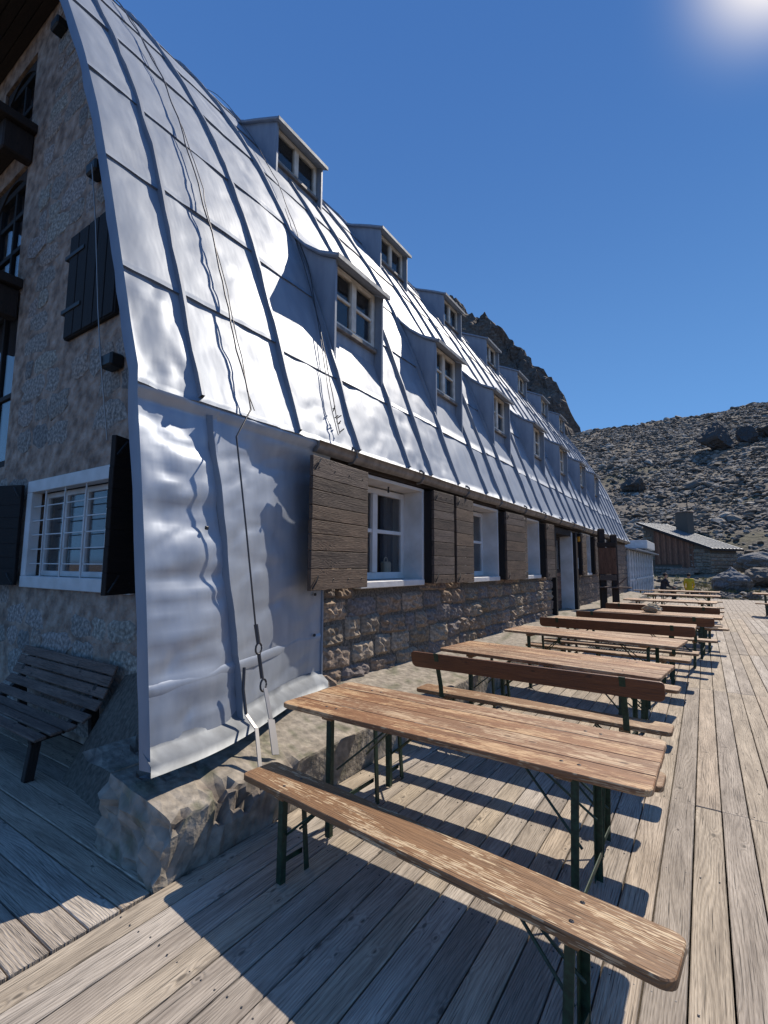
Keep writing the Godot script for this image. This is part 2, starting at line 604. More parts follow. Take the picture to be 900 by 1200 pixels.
func build_ledge() -> void:
	# sloping concrete plinth at the foot of the wall, broken and rounded at its near end
	var sec := []
	for k in 8:
		sec.append(Vector2(-2.48, lerpf(-0.25, 0.30, k / 7.0)))
	for k in 3:
		sec.append(Vector2(-2.485 - 0.02 * k, 0.312 + 0.006 * k))
	for k in 12:
		sec.append(Vector2(lerpf(-2.56, -3.5, k / 11.0), lerpf(0.328, 0.455, k / 11.0)))
	var zs := []
	var z := -1.66
	while z > -27.6:
		zs.append(z)
		z -= 0.045 if z > -3.9 else (0.12 if z > -8.0 else 0.5)
	zs.append(-27.6)
	var rows := []
	var cols := []
	var cap := []
	for zi in zs:
		var row := []
		var cr := []
		var near := smoothstep(-3.0, -2.0, zi)
		for q in sec:
			var p := Vector3(q.x, q.y, zi)
			var e := 1.0 if q.x > -2.6 else 0.25
			var a := 0.008 + 0.022 * near * e
			var broke := maxf(0.0, n3(p * 3.1 + Vector3(4, 0, 0)) - 0.05) * near * e * (1.0 if q.y > 0.2 else 0.2)
			p.x += n3(p * 5.0) * a - broke * 0.16 + n3(p * 19.0) * 0.012 * near * e
			p.y += n3(p * 5.0 + Vector3(9, 2, 1)) * a * (1.0 if q.y > 0.25 else 0.3) - broke * 0.30
			row.append(p)
			var t := 0.5 + 0.5 * n3(p * 2.4 + Vector3(1, 7, 2))
			var c := Color(0.36, 0.315, 0.255).lerp(Color(0.50, 0.44, 0.36), t)
			var moss := n3(p * 4.2 + Vector3(0, 3, 8)) + n3(p * 13.0) * 0.4
			if moss > 0.22:
				c = c.lerp(Color(0.15, 0.16, 0.09), clampf((moss - 0.22) * 5.0, 0.0, 0.7))
			if broke > 0.05:
				c = c.lerp(Color(0.30, 0.25, 0.21) * (0.75 + 0.6 * absf(n3(p * 22.0))), 0.85)
			cr.append(c)
		rows.append(row)
		cols.append(cr)
	var st := begin(false)
	sheet(st, rows, Vector3(0.7, 0.7, 0), cols)
	# rough end face towards the gable, and the flank behind it
	var first: Array = rows[0]
	var tops := []
	for j in range(7, first.size()):
		if first[j].x > -3.13:
			tops.append(first[j])
	tops.append(Vector3(-3.13, 0.41, -1.66))
	tops.append(Vector3(-3.14, 0.41, -1.9))
	tops.append(Vector3(-3.14, 0.41, -2.4))
	var end_rows := []
	var end_cols := []
	for i in 15:
		var f := i / 14.0
		var row := []
		var cr := []
		for j in tops.size():
			var q: Vector3 = tops[j]
			var p := Vector3(q.x, lerpf(-0.25, q.y, f), q.z)
			if j == 0:
				var g := f * 7.0
				p = first[int(g)].lerp(first[mini(int(g) + 1, 7)], g - floorf(g))
			var inner := smoothstep(0.0, 0.3, f) * 0.3 + 0.7
			var edge := 1.0 - smoothstep(0.86, 1.0, f)
			var k := 1.0 if j > 0 else 0.0
			var push := (0.05 * (1.0 - f * f) + n3(p * 3.3 + Vector3(2, 2, 2)) * 0.09 + n3(p * 9.0) * 0.05 + n3(p * 21.0) * 0.02) * edge * k * inner
			if j >= tops.size() - 2:
				p.x -= push * 0.6
			else:
				p.z += push
			row.append(p)
			var t := 0.5 + 0.5 * n3(p * 3.0 + Vector3(5, 5, 2))
			var c := Color(0.36, 0.315, 0.255).lerp(Color(0.50, 0.44, 0.36), t)
			var moss := n3(p * 5.2 + Vector3(0, 3, 8)) + n3(p * 14.0) * 0.4
			if moss > 0.22:
				c = c.lerp(Color(0.15, 0.16, 0.09), clampf((moss - 0.22) * 5.0, 0.0, 0.7))
			cr.append(c)
		end_rows.append(row)
		end_cols.append(cr)
	sheet(st, end_rows, Vector3(-0.3, 0, 1), end_cols)
	var o := part("concrete_plinth", done(st), mat.concrete, self)
	tag(o, "cracked sloping concrete plinth along the foot of the metal-clad building", "plinth")


# ------------------------------------------------------------------ the refuge
func roof_at(s: float) -> Array:
	# point and normal of the cross-section at height y = s
	for i in range(PROFILE.size() - 1):
		var a: Vector2 = PROFILE[i]
		var b: Vector2 = PROFILE[i + 1]
		if s <= b.y or i == PROFILE.size() - 2:
			var t := (s - a.y) / (b.y - a.y)
			# smooth the tangent
			var pa: Vector2 = PROFILE[maxi(i - 1, 0)]
			var pb: Vector2 = PROFILE[mini(i + 2, PROFILE.size() - 1)]
			var ta := (b - pa).normalized()
			var tb := (pb - a).normalized()
			var d := ta.lerp(tb, clampf(t, 0, 1)).normalized()
			return [a.lerp(b, t), Vector2(d.y, -d.x)]
	return [PROFILE[0], Vector2.RIGHT]

func roof_point(s: float, z: float, off := 0.0) -> Vector3:
	var r := roof_at(s)
	var p: Vector2 = r[0] + r[1] * off
	return Vector3(p.x, p.y, z)

var SEAMS := [-1.68, -2.18, -3.27, -4.22, -5.32, -5.95, -6.86, -8.03, -8.75, -9.53, -10.68, -11.5, -12.43, -13.58, -14.35, -15.2, -16.42, -17.25, -18.12, -19.32, -20.1, -20.9, -22.05, -22.9, -23.8, -24.8, -25.8, -26.8, -27.8]
var LAPS := [2.93, 3.90, 5.05, 6.20, 7.48, 8.72, 9.85, 10.9, 11.75, 12.1]

func build_refuge() -> void:
	var hut := thing("refuge_building", "long stone refuge clad in dented silver sheet metal with rows of dormers", "building")
	# --- roof: timber shell, then every sheet on its own
	var st := begin(true)
	var rows := []
	var ys := []
	for k in 40:
		ys.append(lerpf(2.95, 12.1, k / 39.0))
	for zz in [-1.7, -14.0, -27.78]:
		var row := []
		for y in ys:
			row.append(roof_point(y, zz, -0.06))
		for k in range(ys.size() - 1, -1, -1):
			var p := roof_point(ys[k], zz, -0.06)
			row.append(Vector3(-20.0 - p.x, p.y, zz))
		row.append(Vector3(-16.8, -0.3, zz))
		rows.append(row)
	sheet(st, rows, Vector3(1, 0, 0))
	var roof := part("roof", done(st), mat.dark_wood, hut)
	for b in range(SEAMS.size() - 1):
		var z0: float = SEAMS[b]
		var z1: float = SEAMS[b + 1]
		for l in range(LAPS.size() - 1):
			var y0: float = LAPS[l] + rng.randf_range(-0.05, 0.05) * (0.0 if l == 0 else 1.0)
			var y1: float = minf(LAPS[l + 1] + 0.06, 12.1)
			var nz := 18 if z0 > -6.5 and l < 5 else (8 if z0 > -14.0 else 5)
			var ny := 18 if z0 > -6.5 and l < 5 else (8 if z0 > -14.0 else 5)
			var amp := 0.008 * rng.randf_range(0.7, 1.5) * (2.0 if l == 0 else 1.0)
			var off := Vector3(rng.randf() * 50, rng.randf() * 50, rng.randf() * 50)
			var panel := []
			# folded lower edge
			var lip := []
			for j in nz + 1:
				var z := lerpf(z0, z1, float(j) / nz)
				lip.append(roof_point(y0 + 0.004, z, -0.01))
			panel.append(lip)
			for i in ny + 1:
				var fy := float(i) / ny
				var row := []
				for j in nz + 1:
					var fz := float(j) / nz
					var z := lerpf(z0, z1, fz)
					var y := lerpf(y0, y1, fy)
					var pin := sqrt(maxf(0.0, sin(PI * fz))) 
					var e := 0.022 * (1.0 - fy) + 0.004
					e += n3(Vector3(z * 1.3, y * 1.1, 0) + off) * amp * 1.6 * pin
					e -= pow(1.0 - absf(n3(Vector3(z * 1.1, y * 1.7, 3) + off)), 6.0) * amp * 0.7 * pin
					e += sin(PI * fz) * sin(PI * clampf(fy, 0, 1)) * 0.012
					if l == 0 and fy < 0.5:
						e += (0.5 - fy) * n3(Vector3(z * 4.0, y * 5.0, 8) + off) * 0.035 * pin
					row.append(roof_point(y, z, e))
				panel.append(row)
			var ps := begin(true)
			sheet(ps, panel, Vector3(1, 0.6, 0))
			part("roof_sheet", done(ps), mat.metal, roof)
		if b > 0:
			# standing seam with a slight sideways wander
			var rs := begin(false)
			var left := []
			var ltop := []
			var rtop := []
			var right := []
			for i in 46:
				var y := lerpf(2.96, 12.05, i / 45.0)
				var zz := z0 + n3(Vector3(y * 1.1, z0, 0)) * 0.02
				var hh := 0.062 + n3(Vector3(y * 2.3, z0, 4)) * 0.018
				left.append(roof_point(y, zz + 0.020, 0.0))
				ltop.append(roof_point(y, zz + 0.014, hh))
				rtop.append(roof_point(y, zz - 0.014, hh))
				right.append(roof_point(y, zz - 0.022, 0.0))
			sheet(rs, [left, ltop], Vector3(0, 0, 1))
			sheet(rs, [ltop, rtop], Vector3(1, 0.5, 0))
			sheet(rs, [rtop, right], Vector3(0, 0, -1))
			part("standing_seam", done(rs), mat.seam, roof)
	# verge strip along the gable, wavy where the sheet is bent round
	st = begin(true)
	var outer := []
	var inner := []
	var back := []
	for i in 70:
		var y := lerpf(0.50, 12.1, i / 69.0)
		var o: Vector3 = skin_point(y, -1.672, 0.07)
		outer.append(o)
		var w := 0.02 + n3(Vector3(y * 2.0, 3, 3)) * 0.025
		var q: Vector3 = skin_point(y, -1.655, -w)
		inner.append(q)
		back.append(Vector3(q.x, q.y, -1.78))
	sheet(st, [outer, inner, back], Vector3(0, 0, 1))
	part("verge_strip", done(st), mat.seam, roof)
	# --- metal skirt on the near corner
	var skirt := part("metal_skirt", box_mesh(Vector3(-3.42, 0.42, -3.78), Vector3(-3.36, 2.78, -2.5)), mat.dark_wood, hut)
	for b in 2:
		var z0: float = [-1.675, -2.36][b]
		var z1: float = [-2.36, -3.80][b]
		var panel := []
		var nn := 60
		var mm := 22
		for i in nn + 1:
			var y := lerpf(0.56, 2.90, float(i) / nn)
			var row := []
			for j in mm + 1:
				var fz := float(j) / mm
				var z := lerpf(z0, z1, fz)
				var pin := pow(maxf(0.0, sin(PI * clampf(fz, 0.0, 1.0))), 0.35)
				var e := 0.0
				var fold := n3(Vector3(z * 0.35, y * 2.2, 20 + b * 9)) * 0.038 + n3(Vector3(z * 1.2, y * 5.5, 30 + b * 9)) * 0.009
				if b == 1:
					fold = n3(Vector3(z * 0.6, y * 1.3, 40)) * 0.022 + n3(Vector3(z * 2.0, y * 3.0, 51)) * 0.008
				e += (fold - pow(1.0 - absf(n3(Vector3(z * 0.8, y * 2.1, 60 + b))), 7.0) * 0.016) * pin + n3(Vector3(z * 7.0, y * 7.0, 2)) * 0.0018
				row.append(skin_point(y, z, e + 0.005))
			panel.append(row)
		# the top edge is bent out under the roof sheets
		var hem := []
		for j in mm + 1:
			hem.append(roof_point(2.935, lerpf(z0, z1, float(j) / mm), 0.004))
		panel.append(hem)
		var ps := begin(true)
		sheet(ps, panel, Vector3(1, 0.2, 0))
		part("skirt_sheet", done(ps), mat.skirt, skirt)
	st = begin(false)
	var sl := []
	var s2 := []
	var s3 := []
	for i in 30:
		var y := lerpf(0.56, 2.86, i / 29.0)
		var zz := lerpf(-2.44, -2.29, i / 29.0) + n3(Vector3(y * 1.5, 8, 1)) * 0.03
		sl.append(skin_point(y, zz + 0.02, 0.0))
		s2.append(skin_point(y, zz, 0.055 + n3(Vector3(y * 2.0, 1, 1)) * 0.02))
		s3.append(skin_point(y, zz - 0.022, 0.0))
	sheet(st, [sl, s2], Vector3(0, 0, 1))
	sheet(st, [s2, s3], Vector3(0, 0, -1))
	part("skirt_seam", done(st), mat.seam, skirt)
	# fold across the foot and the tray at the bottom
	st = begin(true)
	var r1 := []
	var r2 := []
	var r3 := []
	var r4 := []
	var r5 := []
	for i in 30:
		var z := lerpf(-1.66, -3.80, i / 29.0)
		var wob := n3(Vector3(z * 3.0, 2, 2)) * 0.012
		r1.append(skin_point(0.64, z, 0.0))
		var bx := skin_point(0.6, z, 0.0).x
		r2.append(Vector3(bx + 0.012 + wob, 0.60 + wob, z))
		r3.append(Vector3(bx + 0.105 + wob * 0.5, 0.54 + wob * 0.5, z))
		r4.append(Vector3(bx + 0.11 + wob * 0.5, 0.48 + wob * 0.5, z))
		r5.append(Vector3(bx - 0.02, 0.455, z))
	sheet(st, [r1, r2, r3, r4, r5], Vector3(1, 1, 0))
	part("drip_tray", done(st), mat.dull_metal, skirt)
	st = begin(true)
	r1 = []
	r2 = []
	r3 = []
	for i in 30:
		var z := lerpf(-1.69, -3.78, i / 29.0)
		var yy := 0.93 + 0.05 * (i / 29.0) + n3(Vector3(z * 2.0, 5, 2)) * 0.02
		r1.append(skin_point(yy + 0.03, z, 0.004))
		r2.append(skin_point(yy, z, 0.02))
		r3.append(skin_point(yy - 0.05, z, 0.004))
	sheet(st, [r1, r2, r3], Vector3(1, 0.2, 0))
	part("fold", done(st), mat.skirt, skirt)
	st = begin(false)
	bar(st, Vector3(-3.305, 0.46, -3.80), Vector3(-3.315, 2.82, -3.80), 0.06, 0.022, Vector3.RIGHT)
	part("edge_strip", done(st), mat.seam, skirt)
	for q in [Vector2(1.40, -3.66), Vector2(1.0, -3.66), Vector2(1.96, -2.18), Vector2(2.3, -3.6)]:
		var sc := begin(false)
		var p: Vector3 = skin_point(q.x, q.y, 0.03)
		bevel(sc, Transform3D(Basis(), p), Vector3(0.02, 0.028, 0.028), 0.006)
		part("screw", done(sc), mat.black_steel, skirt)
	# --- gutter and eave board
	st = begin(true)
	var prof := [Vector2(-3.255, 2.945), Vector2(-3.245, 2.87), Vector2(-3.21, 2.825), Vector2(-3.16, 2.825), Vector2(-3.125, 2.87), Vector2(-3.12, 2.935), Vector2(-3.132, 2.942)]
	rows = []
	for q in prof:
		var row := []
		for i in 60:
			var z := lerpf(-3.52, -27.7, i / 59.0)
			row.append(Vector3(q.x, q.y + n3(Vector3(z * 0.4, 1, 1)) * 0.012, z))
		rows.append(row)
	sheet(st, rows, Vector3(1, -1, 0))
	var gut := part("gutter", done(st), mat.gutter, hut)
	st = begin()
	face(st, [Vector3(-3.255, 2.94, -3.525), Vector3(-3.245, 2.87, -3.525), Vector3(-3.21, 2.825, -3.525), Vector3(-3.16, 2.825, -3.525), Vector3(-3.125, 2.87, -3.525), Vector3(-3.12, 2.935, -3.525)], Vector3(0, 0, 1))
	part("gutter_end", done(st), mat.gutter, gut)
	for k in 16:
		var z := -4.12 - k * 1.52
		st = begin()
		tube(st, [Vector3(-3.20, 2.985, z), Vector3(-3.15, 2.98, z), Vector3(-3.108, 2.945, z), Vector3(-3.108, 2.865, z), Vector3(-3.152, 2.815, z), Vector3(-3.22, 2.81, z)], 0.016, 5)
		part("gutter_bracket", done(st), mat.gutter, gut)
	st = begin()
	box(st, Vector3(-3.40, 2.795, -27.6), Vector3(-3.262, 2.91, -3.83), 0.004, 2)
	part("eave_board", done(st), mat.dark_wood, hut)
	# --- facade
	var openings := [[-4.42, -5.93, 1.49], [-7.42, -8.92, 1.48], [-10.35, -11.72, 1.47], [-13.0, -15.1, 0.40], [-16.65, -18.0, 1.45], [-20.0, -21.4, 1.45]]
	st = begin()
	var zcur := -3.80
	for o in openings:
		box(st, Vector3(-3.95, 0.3, o[0]), Vector3(-3.37, 2.79, zcur))
		if o[2] > 0.5:
			box(st, Vector3(-3.95, 0.3, o[1]), Vector3(-3.37, o[2] - 0.07, o[0]))
		zcur = o[1]
	box(st, Vector3(-3.95, 0.3, -27.6), Vector3(-3.37, 2.79, zcur))
	box(st, Vector3(-3.95, 2.785, -27.6), Vector3(-3.405, 2.90, -3.80))
	var wall := part("facade_wall", done(st), mat.mortar, hut)
	lay_stones(wall, openings)
	for i in openings.size():
		var o: Array = openings[i]
		if i == 3:
			build_door(hut, o[0], o[1])
		else:
			build_window(hut, o[0], o[1], o[2], 2.76, i == 0)
	# shutters: near edge, far edge, stand-off of the near and the far edge
	build_shutter(hut, -3.36, -4.38, -3.08, -3.16, 1.45, 2.75)
	build_shutter(hut, -5.98, -6.60, -3.16, -3.14, 1.44, 2.76)
	build_shutter(hut, -6.68, -7.38, -3.14, -3.16, 1.43, 2.76)
	build_shutter(hut, -8.98, -9.98, -3.16, -3.12, 1.42, 2.74)
	build_shutter(hut, -10.0, -10.32, -3.17, -3.17, 1.42, 2.74)
	build_shutter(hut, -11.78, -12.32, -3.15, -3.10, 1.41, 2.72)
	build_shutter(hut, -15.95, -16.60, -3.17, -3.17, 1.40, 2.72)
	build_shutter(hut, -18.06, -18.75, -3.16, -3.10, 1.40, 2.72)
	build_shutter(hut, -19.3, -19.95, -3.17, -3.17, 1.40, 2.72)
	build_shutter(hut, -21.46, -22.1, -3.16, -3.12, 1.40, 2.72)
	# a lamp beside the door
	var lamp := part("lamp", box_mesh(Vector3(-3.30, 2.62, -16.02), Vector3(-3.20, 2.66, -15.90), 0.005), mat.black_steel, hut)
	part("lamp_glass", box_mesh(Vector3(-3.285, 2.46, -16.0), Vector3(-3.205, 2.62, -15.92), 0.012), mat.amber, lamp)
	# --- dormers
	var lower := [Vector2(-3.57, 5.44), Vector2(-3.80, 5.57), Vector2(-4.05, 5.76), Vector2(-4.28, 6.0), Vector2(-4.50, 6.33)]
	for z in [-4.25, -6.90, -9.56, -12.45, -15.22, -18.15, -20.92]:
		build_dormer(hut, z, z - 1.06, 3.95, lower, -3.71, 4.70, 5.50, true)
	var upper := [Vector2(-5.43, 8.92), Vector2(-5.68, 9.06), Vector2(-5.95, 9.19), Vector2(-6.2, 9.30), Vector2(-6.52, 9.50)]
	for z in [-4.92, -7.95, -10.98, -14.02, -17.1, -20.2, -23.3]:
		build_dormer(hut, z, z - 1.13, 7.90, upper, -5.56, 8.36, 8.975, false)
	build_gable(hut)

# surface of the skirt below the eave and of the roof above it
func skin_point(y: float, z: float, off: float) -> Vector3:
	if y >= 2.9:
		return roof_point(y, z, off)
	# leaning out at the corner, flush with the wall where the stonework begins
	var t := (y - 0.5) / 2.4
	var f := smoothstep(-1.9, -3.8, z)
	return Vector3(lerpf(lerpf(-2.79, -3.205, t) + 0.02 * sin(t * PI), lerpf(-3.30, -3.21, smoothstep(0.86, 1.0, t)), f) + off, y, z)

func build_gable(hut: Node) -> void:
	# rubble wall, plastered over; set back under the verge
	var zw := -2.36
	var poly := PackedVector2Array()
	poly.append(Vector2(-3.42, 0.0))
	poly.append(Vector2(-3.42, 2.95))
	for k in 24:
		var y := lerpf(3.3, 12.0, k / 23.0)
		var p := roof_point(y, 0, -0.07)
		poly.append(Vector2(p.x, p.y))
	for k in range(23, -1, -1):
		var y := lerpf(2.8, 12.0, k / 23.0)
		var p := roof_point(y, 0, -0.07)
		poly.append(Vector2(-20.0 - p.x, p.y))
	poly.append(Vector2(-16.7, 0.0))
	var csg := CSGCombiner3D.new()
	csg.name = "gable_wall"
	hut.add_child(csg, true)
	var body := CSGPolygon3D.new()
	body.name = "body"
	body.polygon = poly
	body.depth = 0.5
	body.material = mat.plaster
	body.position = Vector3(0, 0, zw)
	body.rotation = Vector3.ZERO
	csg.add_child(body)
	body.position.z = zw - 0.5 + 0.5
	# CSGPolygon3D extrudes towards -z
	for r in [[-6.62, -4.30, 1.50, 2.62], [-9.05, -7.55, 2.95, 5.36], [-8.9, -7.72, 5.62, 7.40], [-8.95, -7.75, 7.95, 9.20]]:
		var cut := CSGBox3D.new()
		cut.name = "opening"
		cut.operation = CSGShape3D.OPERATION_SUBTRACTION
		cut.size = Vector3(r[1] - r[0], r[3] - r[2], 0.5)
		cut.position = Vector3((r[0] + r[1]) / 2, (r[2] + r[3]) / 2, zw)
		cut.material = mat.plaster
		csg.add_child(cut)
	# rubble showing through the worn plaster
	var variants := []
	for k in 14:
		variants.append(rubble_face(k))
	var gy := 0.05
	while gy < 9.3:
		var gh := rng.randf_range(0.20, 0.36)
		var gx := -3.50 - rng.randf() * 0.3
		while gx > -9.3:
			var gl := rng.randf_range(0.25, 0.72)
			var cx := gx - gl / 2
			var cy := gy + gh / 2
			var hid: bool = (cx > -7.0 and cx < -3.9 and cy > 1.2 and cy < 2.9) or (cx < -7.15 and cy > 2.75) or (cx > -6.4 and cx < -4.6 and cy > 4.0 and cy < 5.75) or cx < -8.6 or cy < 0.2
			if cx > roof_point(maxf(cy, 2.95), 0.0).x - gl / 2 - 0.12:
				hid = true
			if not hid and rng.randf() < 0.82:
				var c := Color(0.33, 0.29, 0.255).lerp(Color(0.43, 0.375, 0.325), rng.randf())
				if rng.randf() < 0.14:
					c = Color(0.26, 0.24, 0.225)
				if rng.randf() < 0.12:
					c = Color(0.42, 0.34, 0.275)
				var flip := -1.0 if rng.randf() < 0.5 else 1.0
				var xf := Transform3D(Basis(Vector3(0, 0, 1), rng.randf_range(-0.09, 0.09)) * Basis(Vector3.UP, -PI / 2) * Basis.from_scale(Vector3(rng.randf_range(0.3, 0.75), (gh - 0.02) * flip, (gl - 0.02) * flip)), Vector3(cx, cy + rng.randf_range(-0.03, 0.03), zw - 0.004))
				part("stone", variants[rng.randi_range(0, 13)], stone_tone(c), csg, xf)
			gx -= gl
		gy += gh
	# barred window with its shutters standing out
	var win := part("window", null, null, hut)
	var st := begin()
	var f := 0.13
	box(st, Vector3(-6.66, 1.42, zw - 0.08), Vector3(-4.26, 1.55, zw + 0.035), 0.006)
	box(st, Vector3(-6.66, 2.52, zw - 0.08), Vector3(-4.26, 2.66, zw + 0.03), 0.006)
	box(st, Vector3(-6.66, 1.55, zw - 0.08), Vector3(-6.66 + f, 2.52, zw + 0.03), 0.006)
	box(st, Vector3(-4.26 - f, 1.55, zw - 0.08), Vector3(-4.26, 2.52, zw + 0.03), 0.006)
	win.mesh = done(st)
	win.material_override = mat.white
	st = begin()
	for k in 5:
		var xa := -6.53 + k * 0.485
		box(st, Vector3(xa, 1.56, zw - 0.16), Vector3(xa + 0.09, 2.51, zw - 0.11), 0.005)
	box(st, Vector3(-6.53, 1.551, zw - 0.165), Vector3(-4.39, 1.61, zw - 0.112), 0.004)
	box(st, Vector3(-6.53, 2.46, zw - 0.165), Vector3(-4.39, 2.519, zw - 0.112), 0.004)
	part("sash", done(st), mat.white, win)
	part("pane", box_mesh(Vector3(-6.53, 1.6, zw - 0.142), Vector3(-4.39, 2.47, zw - 0.136)), mat.glass, win)
	part("curtain", box_mesh(Vector3(-6.6, 1.5, zw - 0.26), Vector3(-4.3, 2.6, zw - 0.25)), mat.cloth, win)
	for k in 5:
		var y := 1.69 + k * 0.165
		st = begin()
		bar(st, Vector3(-6.56, y, zw - 0.01), Vector3(-4.36, y, zw - 0.01), 0.012, 0.012, Vector3.UP, 0.002)
		part("bar", done(st), mat.white, win)
	for k in 4:
		var x := -6.2 + k * 0.47
		st = begin()
		bar(st, Vector3(x, 1.5, zw + 0.006), Vector3(x, 2.56, zw + 0.006), 0.014, 0.014, Vector3.RIGHT, 0.002)
		part("bar", done(st), mat.white, win)
	shutter_panel(hut, Vector3(-3.56, 1.47, -1.75), Vector3(-3.8, 1.47, -2.34), 1.17, mat.black_wood)
	shutter_panel(hut, Vector3(-6.70, 1.44, -2.30), Vector3(-7.6, 1.44, -1.98), 1.18, mat.black_wood)
	# closed black shutter upstairs, with hinges
	var cs := part("shutter", box_mesh(Vector3(-5.98, 4.24, zw), Vector3(-4.86, 5.50, zw + 0.05), 0.006, 1), mat.black_wood, hut)
	for k in 5:
		part("batten", box_mesh(Vector3(-5.97 + k * 0.222, 4.25, zw + 0.051), Vector3(-5.765 + k * 0.222, 5.49, zw + 0.062), 0.005, 1), mat.black_wood, cs)
	for y in [4.55, 5.22]:
		part("hinge", box_mesh(Vector3(-6.05, y, zw + 0.02), Vector3(-5.6, y + 0.05, zw + 0.075), 0.004), mat.black_steel, cs)
	# tall window on the first floor
	framed_opening(hut, -9.0, -7.55, 2.97, 5.34, zw, [3.95], [-8.3], false)
	framed_opening(hut, -8.9, -7.72, 5.62, 7.30, zw, [6.2, 6.75], [-8.3], true)
	framed_opening(hut, -8.95, -7.75, 7.95, 9.12, zw, [8.5], [-8.35], true)
	# balcony with turned-down edge, posts and rail
	for by in [5.40, 7.72]:
		var bal := part("balcony", box_mesh(Vector3(-10.2, by, zw + 0.002), Vector3(-7.48, by + 0.13, zw + 0.62), 0.01, 0), mat.dark_wood, hut)
		for k in 9:
			part("baluster", box_mesh(Vector3(-10.1 + k * 0.32, by + 0.131, zw + 0.54), Vector3(-9.98 + k * 0.32, by + 0.95, zw + 0.58), 0.004, 1), mat.dark_wood, bal)
		part("rail", box_mesh(Vector3(-10.2, by + 0.951, zw + 0.50), Vector3(-7.48, by + 1.03, zw + 0.62), 0.01, 0), mat.dark_wood, bal)
		part("bracket", box_mesh(Vector3(-7.72, by - 0.42, zw + 0.002), Vector3(-7.56, by - 0.002, zw + 0.36), 0.02, 1), mat.dark_wood, bal)
	# boarded soffit under the half hip
	var sof := part("soffit", box_mesh(Vector3(-13.0, 9.60, zw + 0.002), Vector3(-6.95, 9.68, zw + 0.68), 0.01), mat.dark_wood, hut)
	for k in 5:
		part("soffit_board", box_mesh(Vector3(-13.0, 9.572, zw + 0.005 + k * 0.132), Vector3(-6.97, 9.598, zw + 0.128 + k * 0.132), 0.004, 0), mat.dark_wood, sof)
	# cable clips under the verge
	for q in [Vector2(-5.45, 6.08), Vector2(-4.80, 3.68), Vector2(-6.86, 8.9)]:
		var cl := part("cable_clip", box_mesh(Vector3(q.x - 0.1, q.y - 0.06, zw), Vector3(q.x + 0.12, q.y + 0.08, zw + 0.14), 0.02), mat.black_steel, hut)
		part("clip_lens", box_mesh(Vector3(q.x - 0.12, q.y - 0.03, zw + 0.05), Vector3(q.x - 0.101, q.y + 0.05, zw + 0.11), 0.005), mat.steel, cl)
	# thin cable hanging down the wall
	st = begin()
	tube(st, [Vector3(-5.35, 6.05, zw + 0.16), Vector3(-5.22, 5.3, zw + 0.13), Vector3(-5.05, 4.3, zw + 0.12), Vector3(-4.85, 3.7, zw + 0.15), Vector3(-4.8, 2.9, zw + 0.06)], 0.007, 5)
	part("wall_cable", done(st), mat.steel, hut)
	# concrete wedge at the foot of the gable
	st = begin()
	var a := Vector3(-3.32, 0.0, -1.78)
	var w1 := Vector3(-3.32, 0.95, zw + 0.01)
	var w2 := Vector3(-4.30, 0.72, zw + 0.01)
	var a2 := Vector3(-4.30, 0.0, -1.90)
	face(st, [a, w1, w2, a2], Vector3(0, 1, 1))
	face(st, [a, w1, Vector3(-3.32, 0, zw)], Vector3(1, 0, 0))
	face(st, [a2, w2, Vector3(-4.30, 0, zw)], Vector3(-1, 0, 0))
	part("buttress", done(st), mat.mortar, hut)

func framed_opening(hut: Node, x0: float, x1: float, y0: float, y1: float, zw: float, hs: Array, vs: Array, arched: bool) -> void:
	var z := zw - 0.10
	var st := begin()
	box(st, Vector3(x0, y0, z - 0.04), Vector3(x0 + 0.1, y1, z + 0.04), 0.005, 1)
	box(st, Vector3(x1 - 0.1, y0, z - 0.04), Vector3(x1, y1, z + 0.04), 0.005, 1)
	box(st, Vector3(x0 + 0.1, y0, z - 0.04), Vector3(x1 - 0.1, y0 + 0.1, z + 0.04), 0.005, 0)
	box(st, Vector3(x0 + 0.1, y1 - 0.1, z - 0.04), Vector3(x1 - 0.1, y1, z + 0.04), 0.005, 0)
	for h in hs:
		box(st, Vector3(x0 + 0.1, h, z - 0.03), Vector3(x1 - 0.1, h + 0.07, z + 0.03), 0.005, 0)
	for v in vs:
		box(st, Vector3(v, y0 + 0.1, z - 0.034), Vector3(v + 0.06, y1 - 0.1, z + 0.034), 0.005, 1)
	var w := part("window", done(st), mat.black_wood, hut)
	part("pane", box_mesh(Vector3(x0 + 0.08, y0 + 0.08, z - 0.004), Vector3(x1 - 0.08, y1 - 0.08, z + 0.004)), mat.glass, w)
	part("curtain", box_mesh(Vector3(x0 + 0.02, y0 + 0.02, z - 0.10), Vector3(x1 - 0.02, y1 - 0.02, z - 0.09)), mat.cloth, w)
	if arched:
		# timber arch fitted below the lintel
		st = begin()
		var n := 10
		for k in n:
			var t0 := float(k) / n
			var t1 := float(k + 1) / n
			var xa := lerpf(x0, x1, t0)
			var xb := lerpf(x0, x1, t1)
			var ya := y1 + 0.06 - 0.30 * pow(absf(t0 * 2.0 - 1.0), 2.0)
			var yb := y1 + 0.06 - 0.30 * pow(absf(t1 * 2.0 - 1.0), 2.0)
			face(st, [Vector3(xa, ya, z + 0.06), Vector3(xb, yb, z + 0.06), Vector3(xb, y1 + 0.09, z + 0.06), Vector3(xa, y1 + 0.09, z + 0.06)], Vector3(0, 0, 1))
			face(st, [Vector3(xa, ya, z + 0.06), Vector3(xb, yb, z + 0.06), Vector3(xb, yb, z - 0.02), Vector3(xa, ya, z - 0.02)], Vector3(0, -1, 0))
		part("arch", done(st), mat.dark_wood, w)

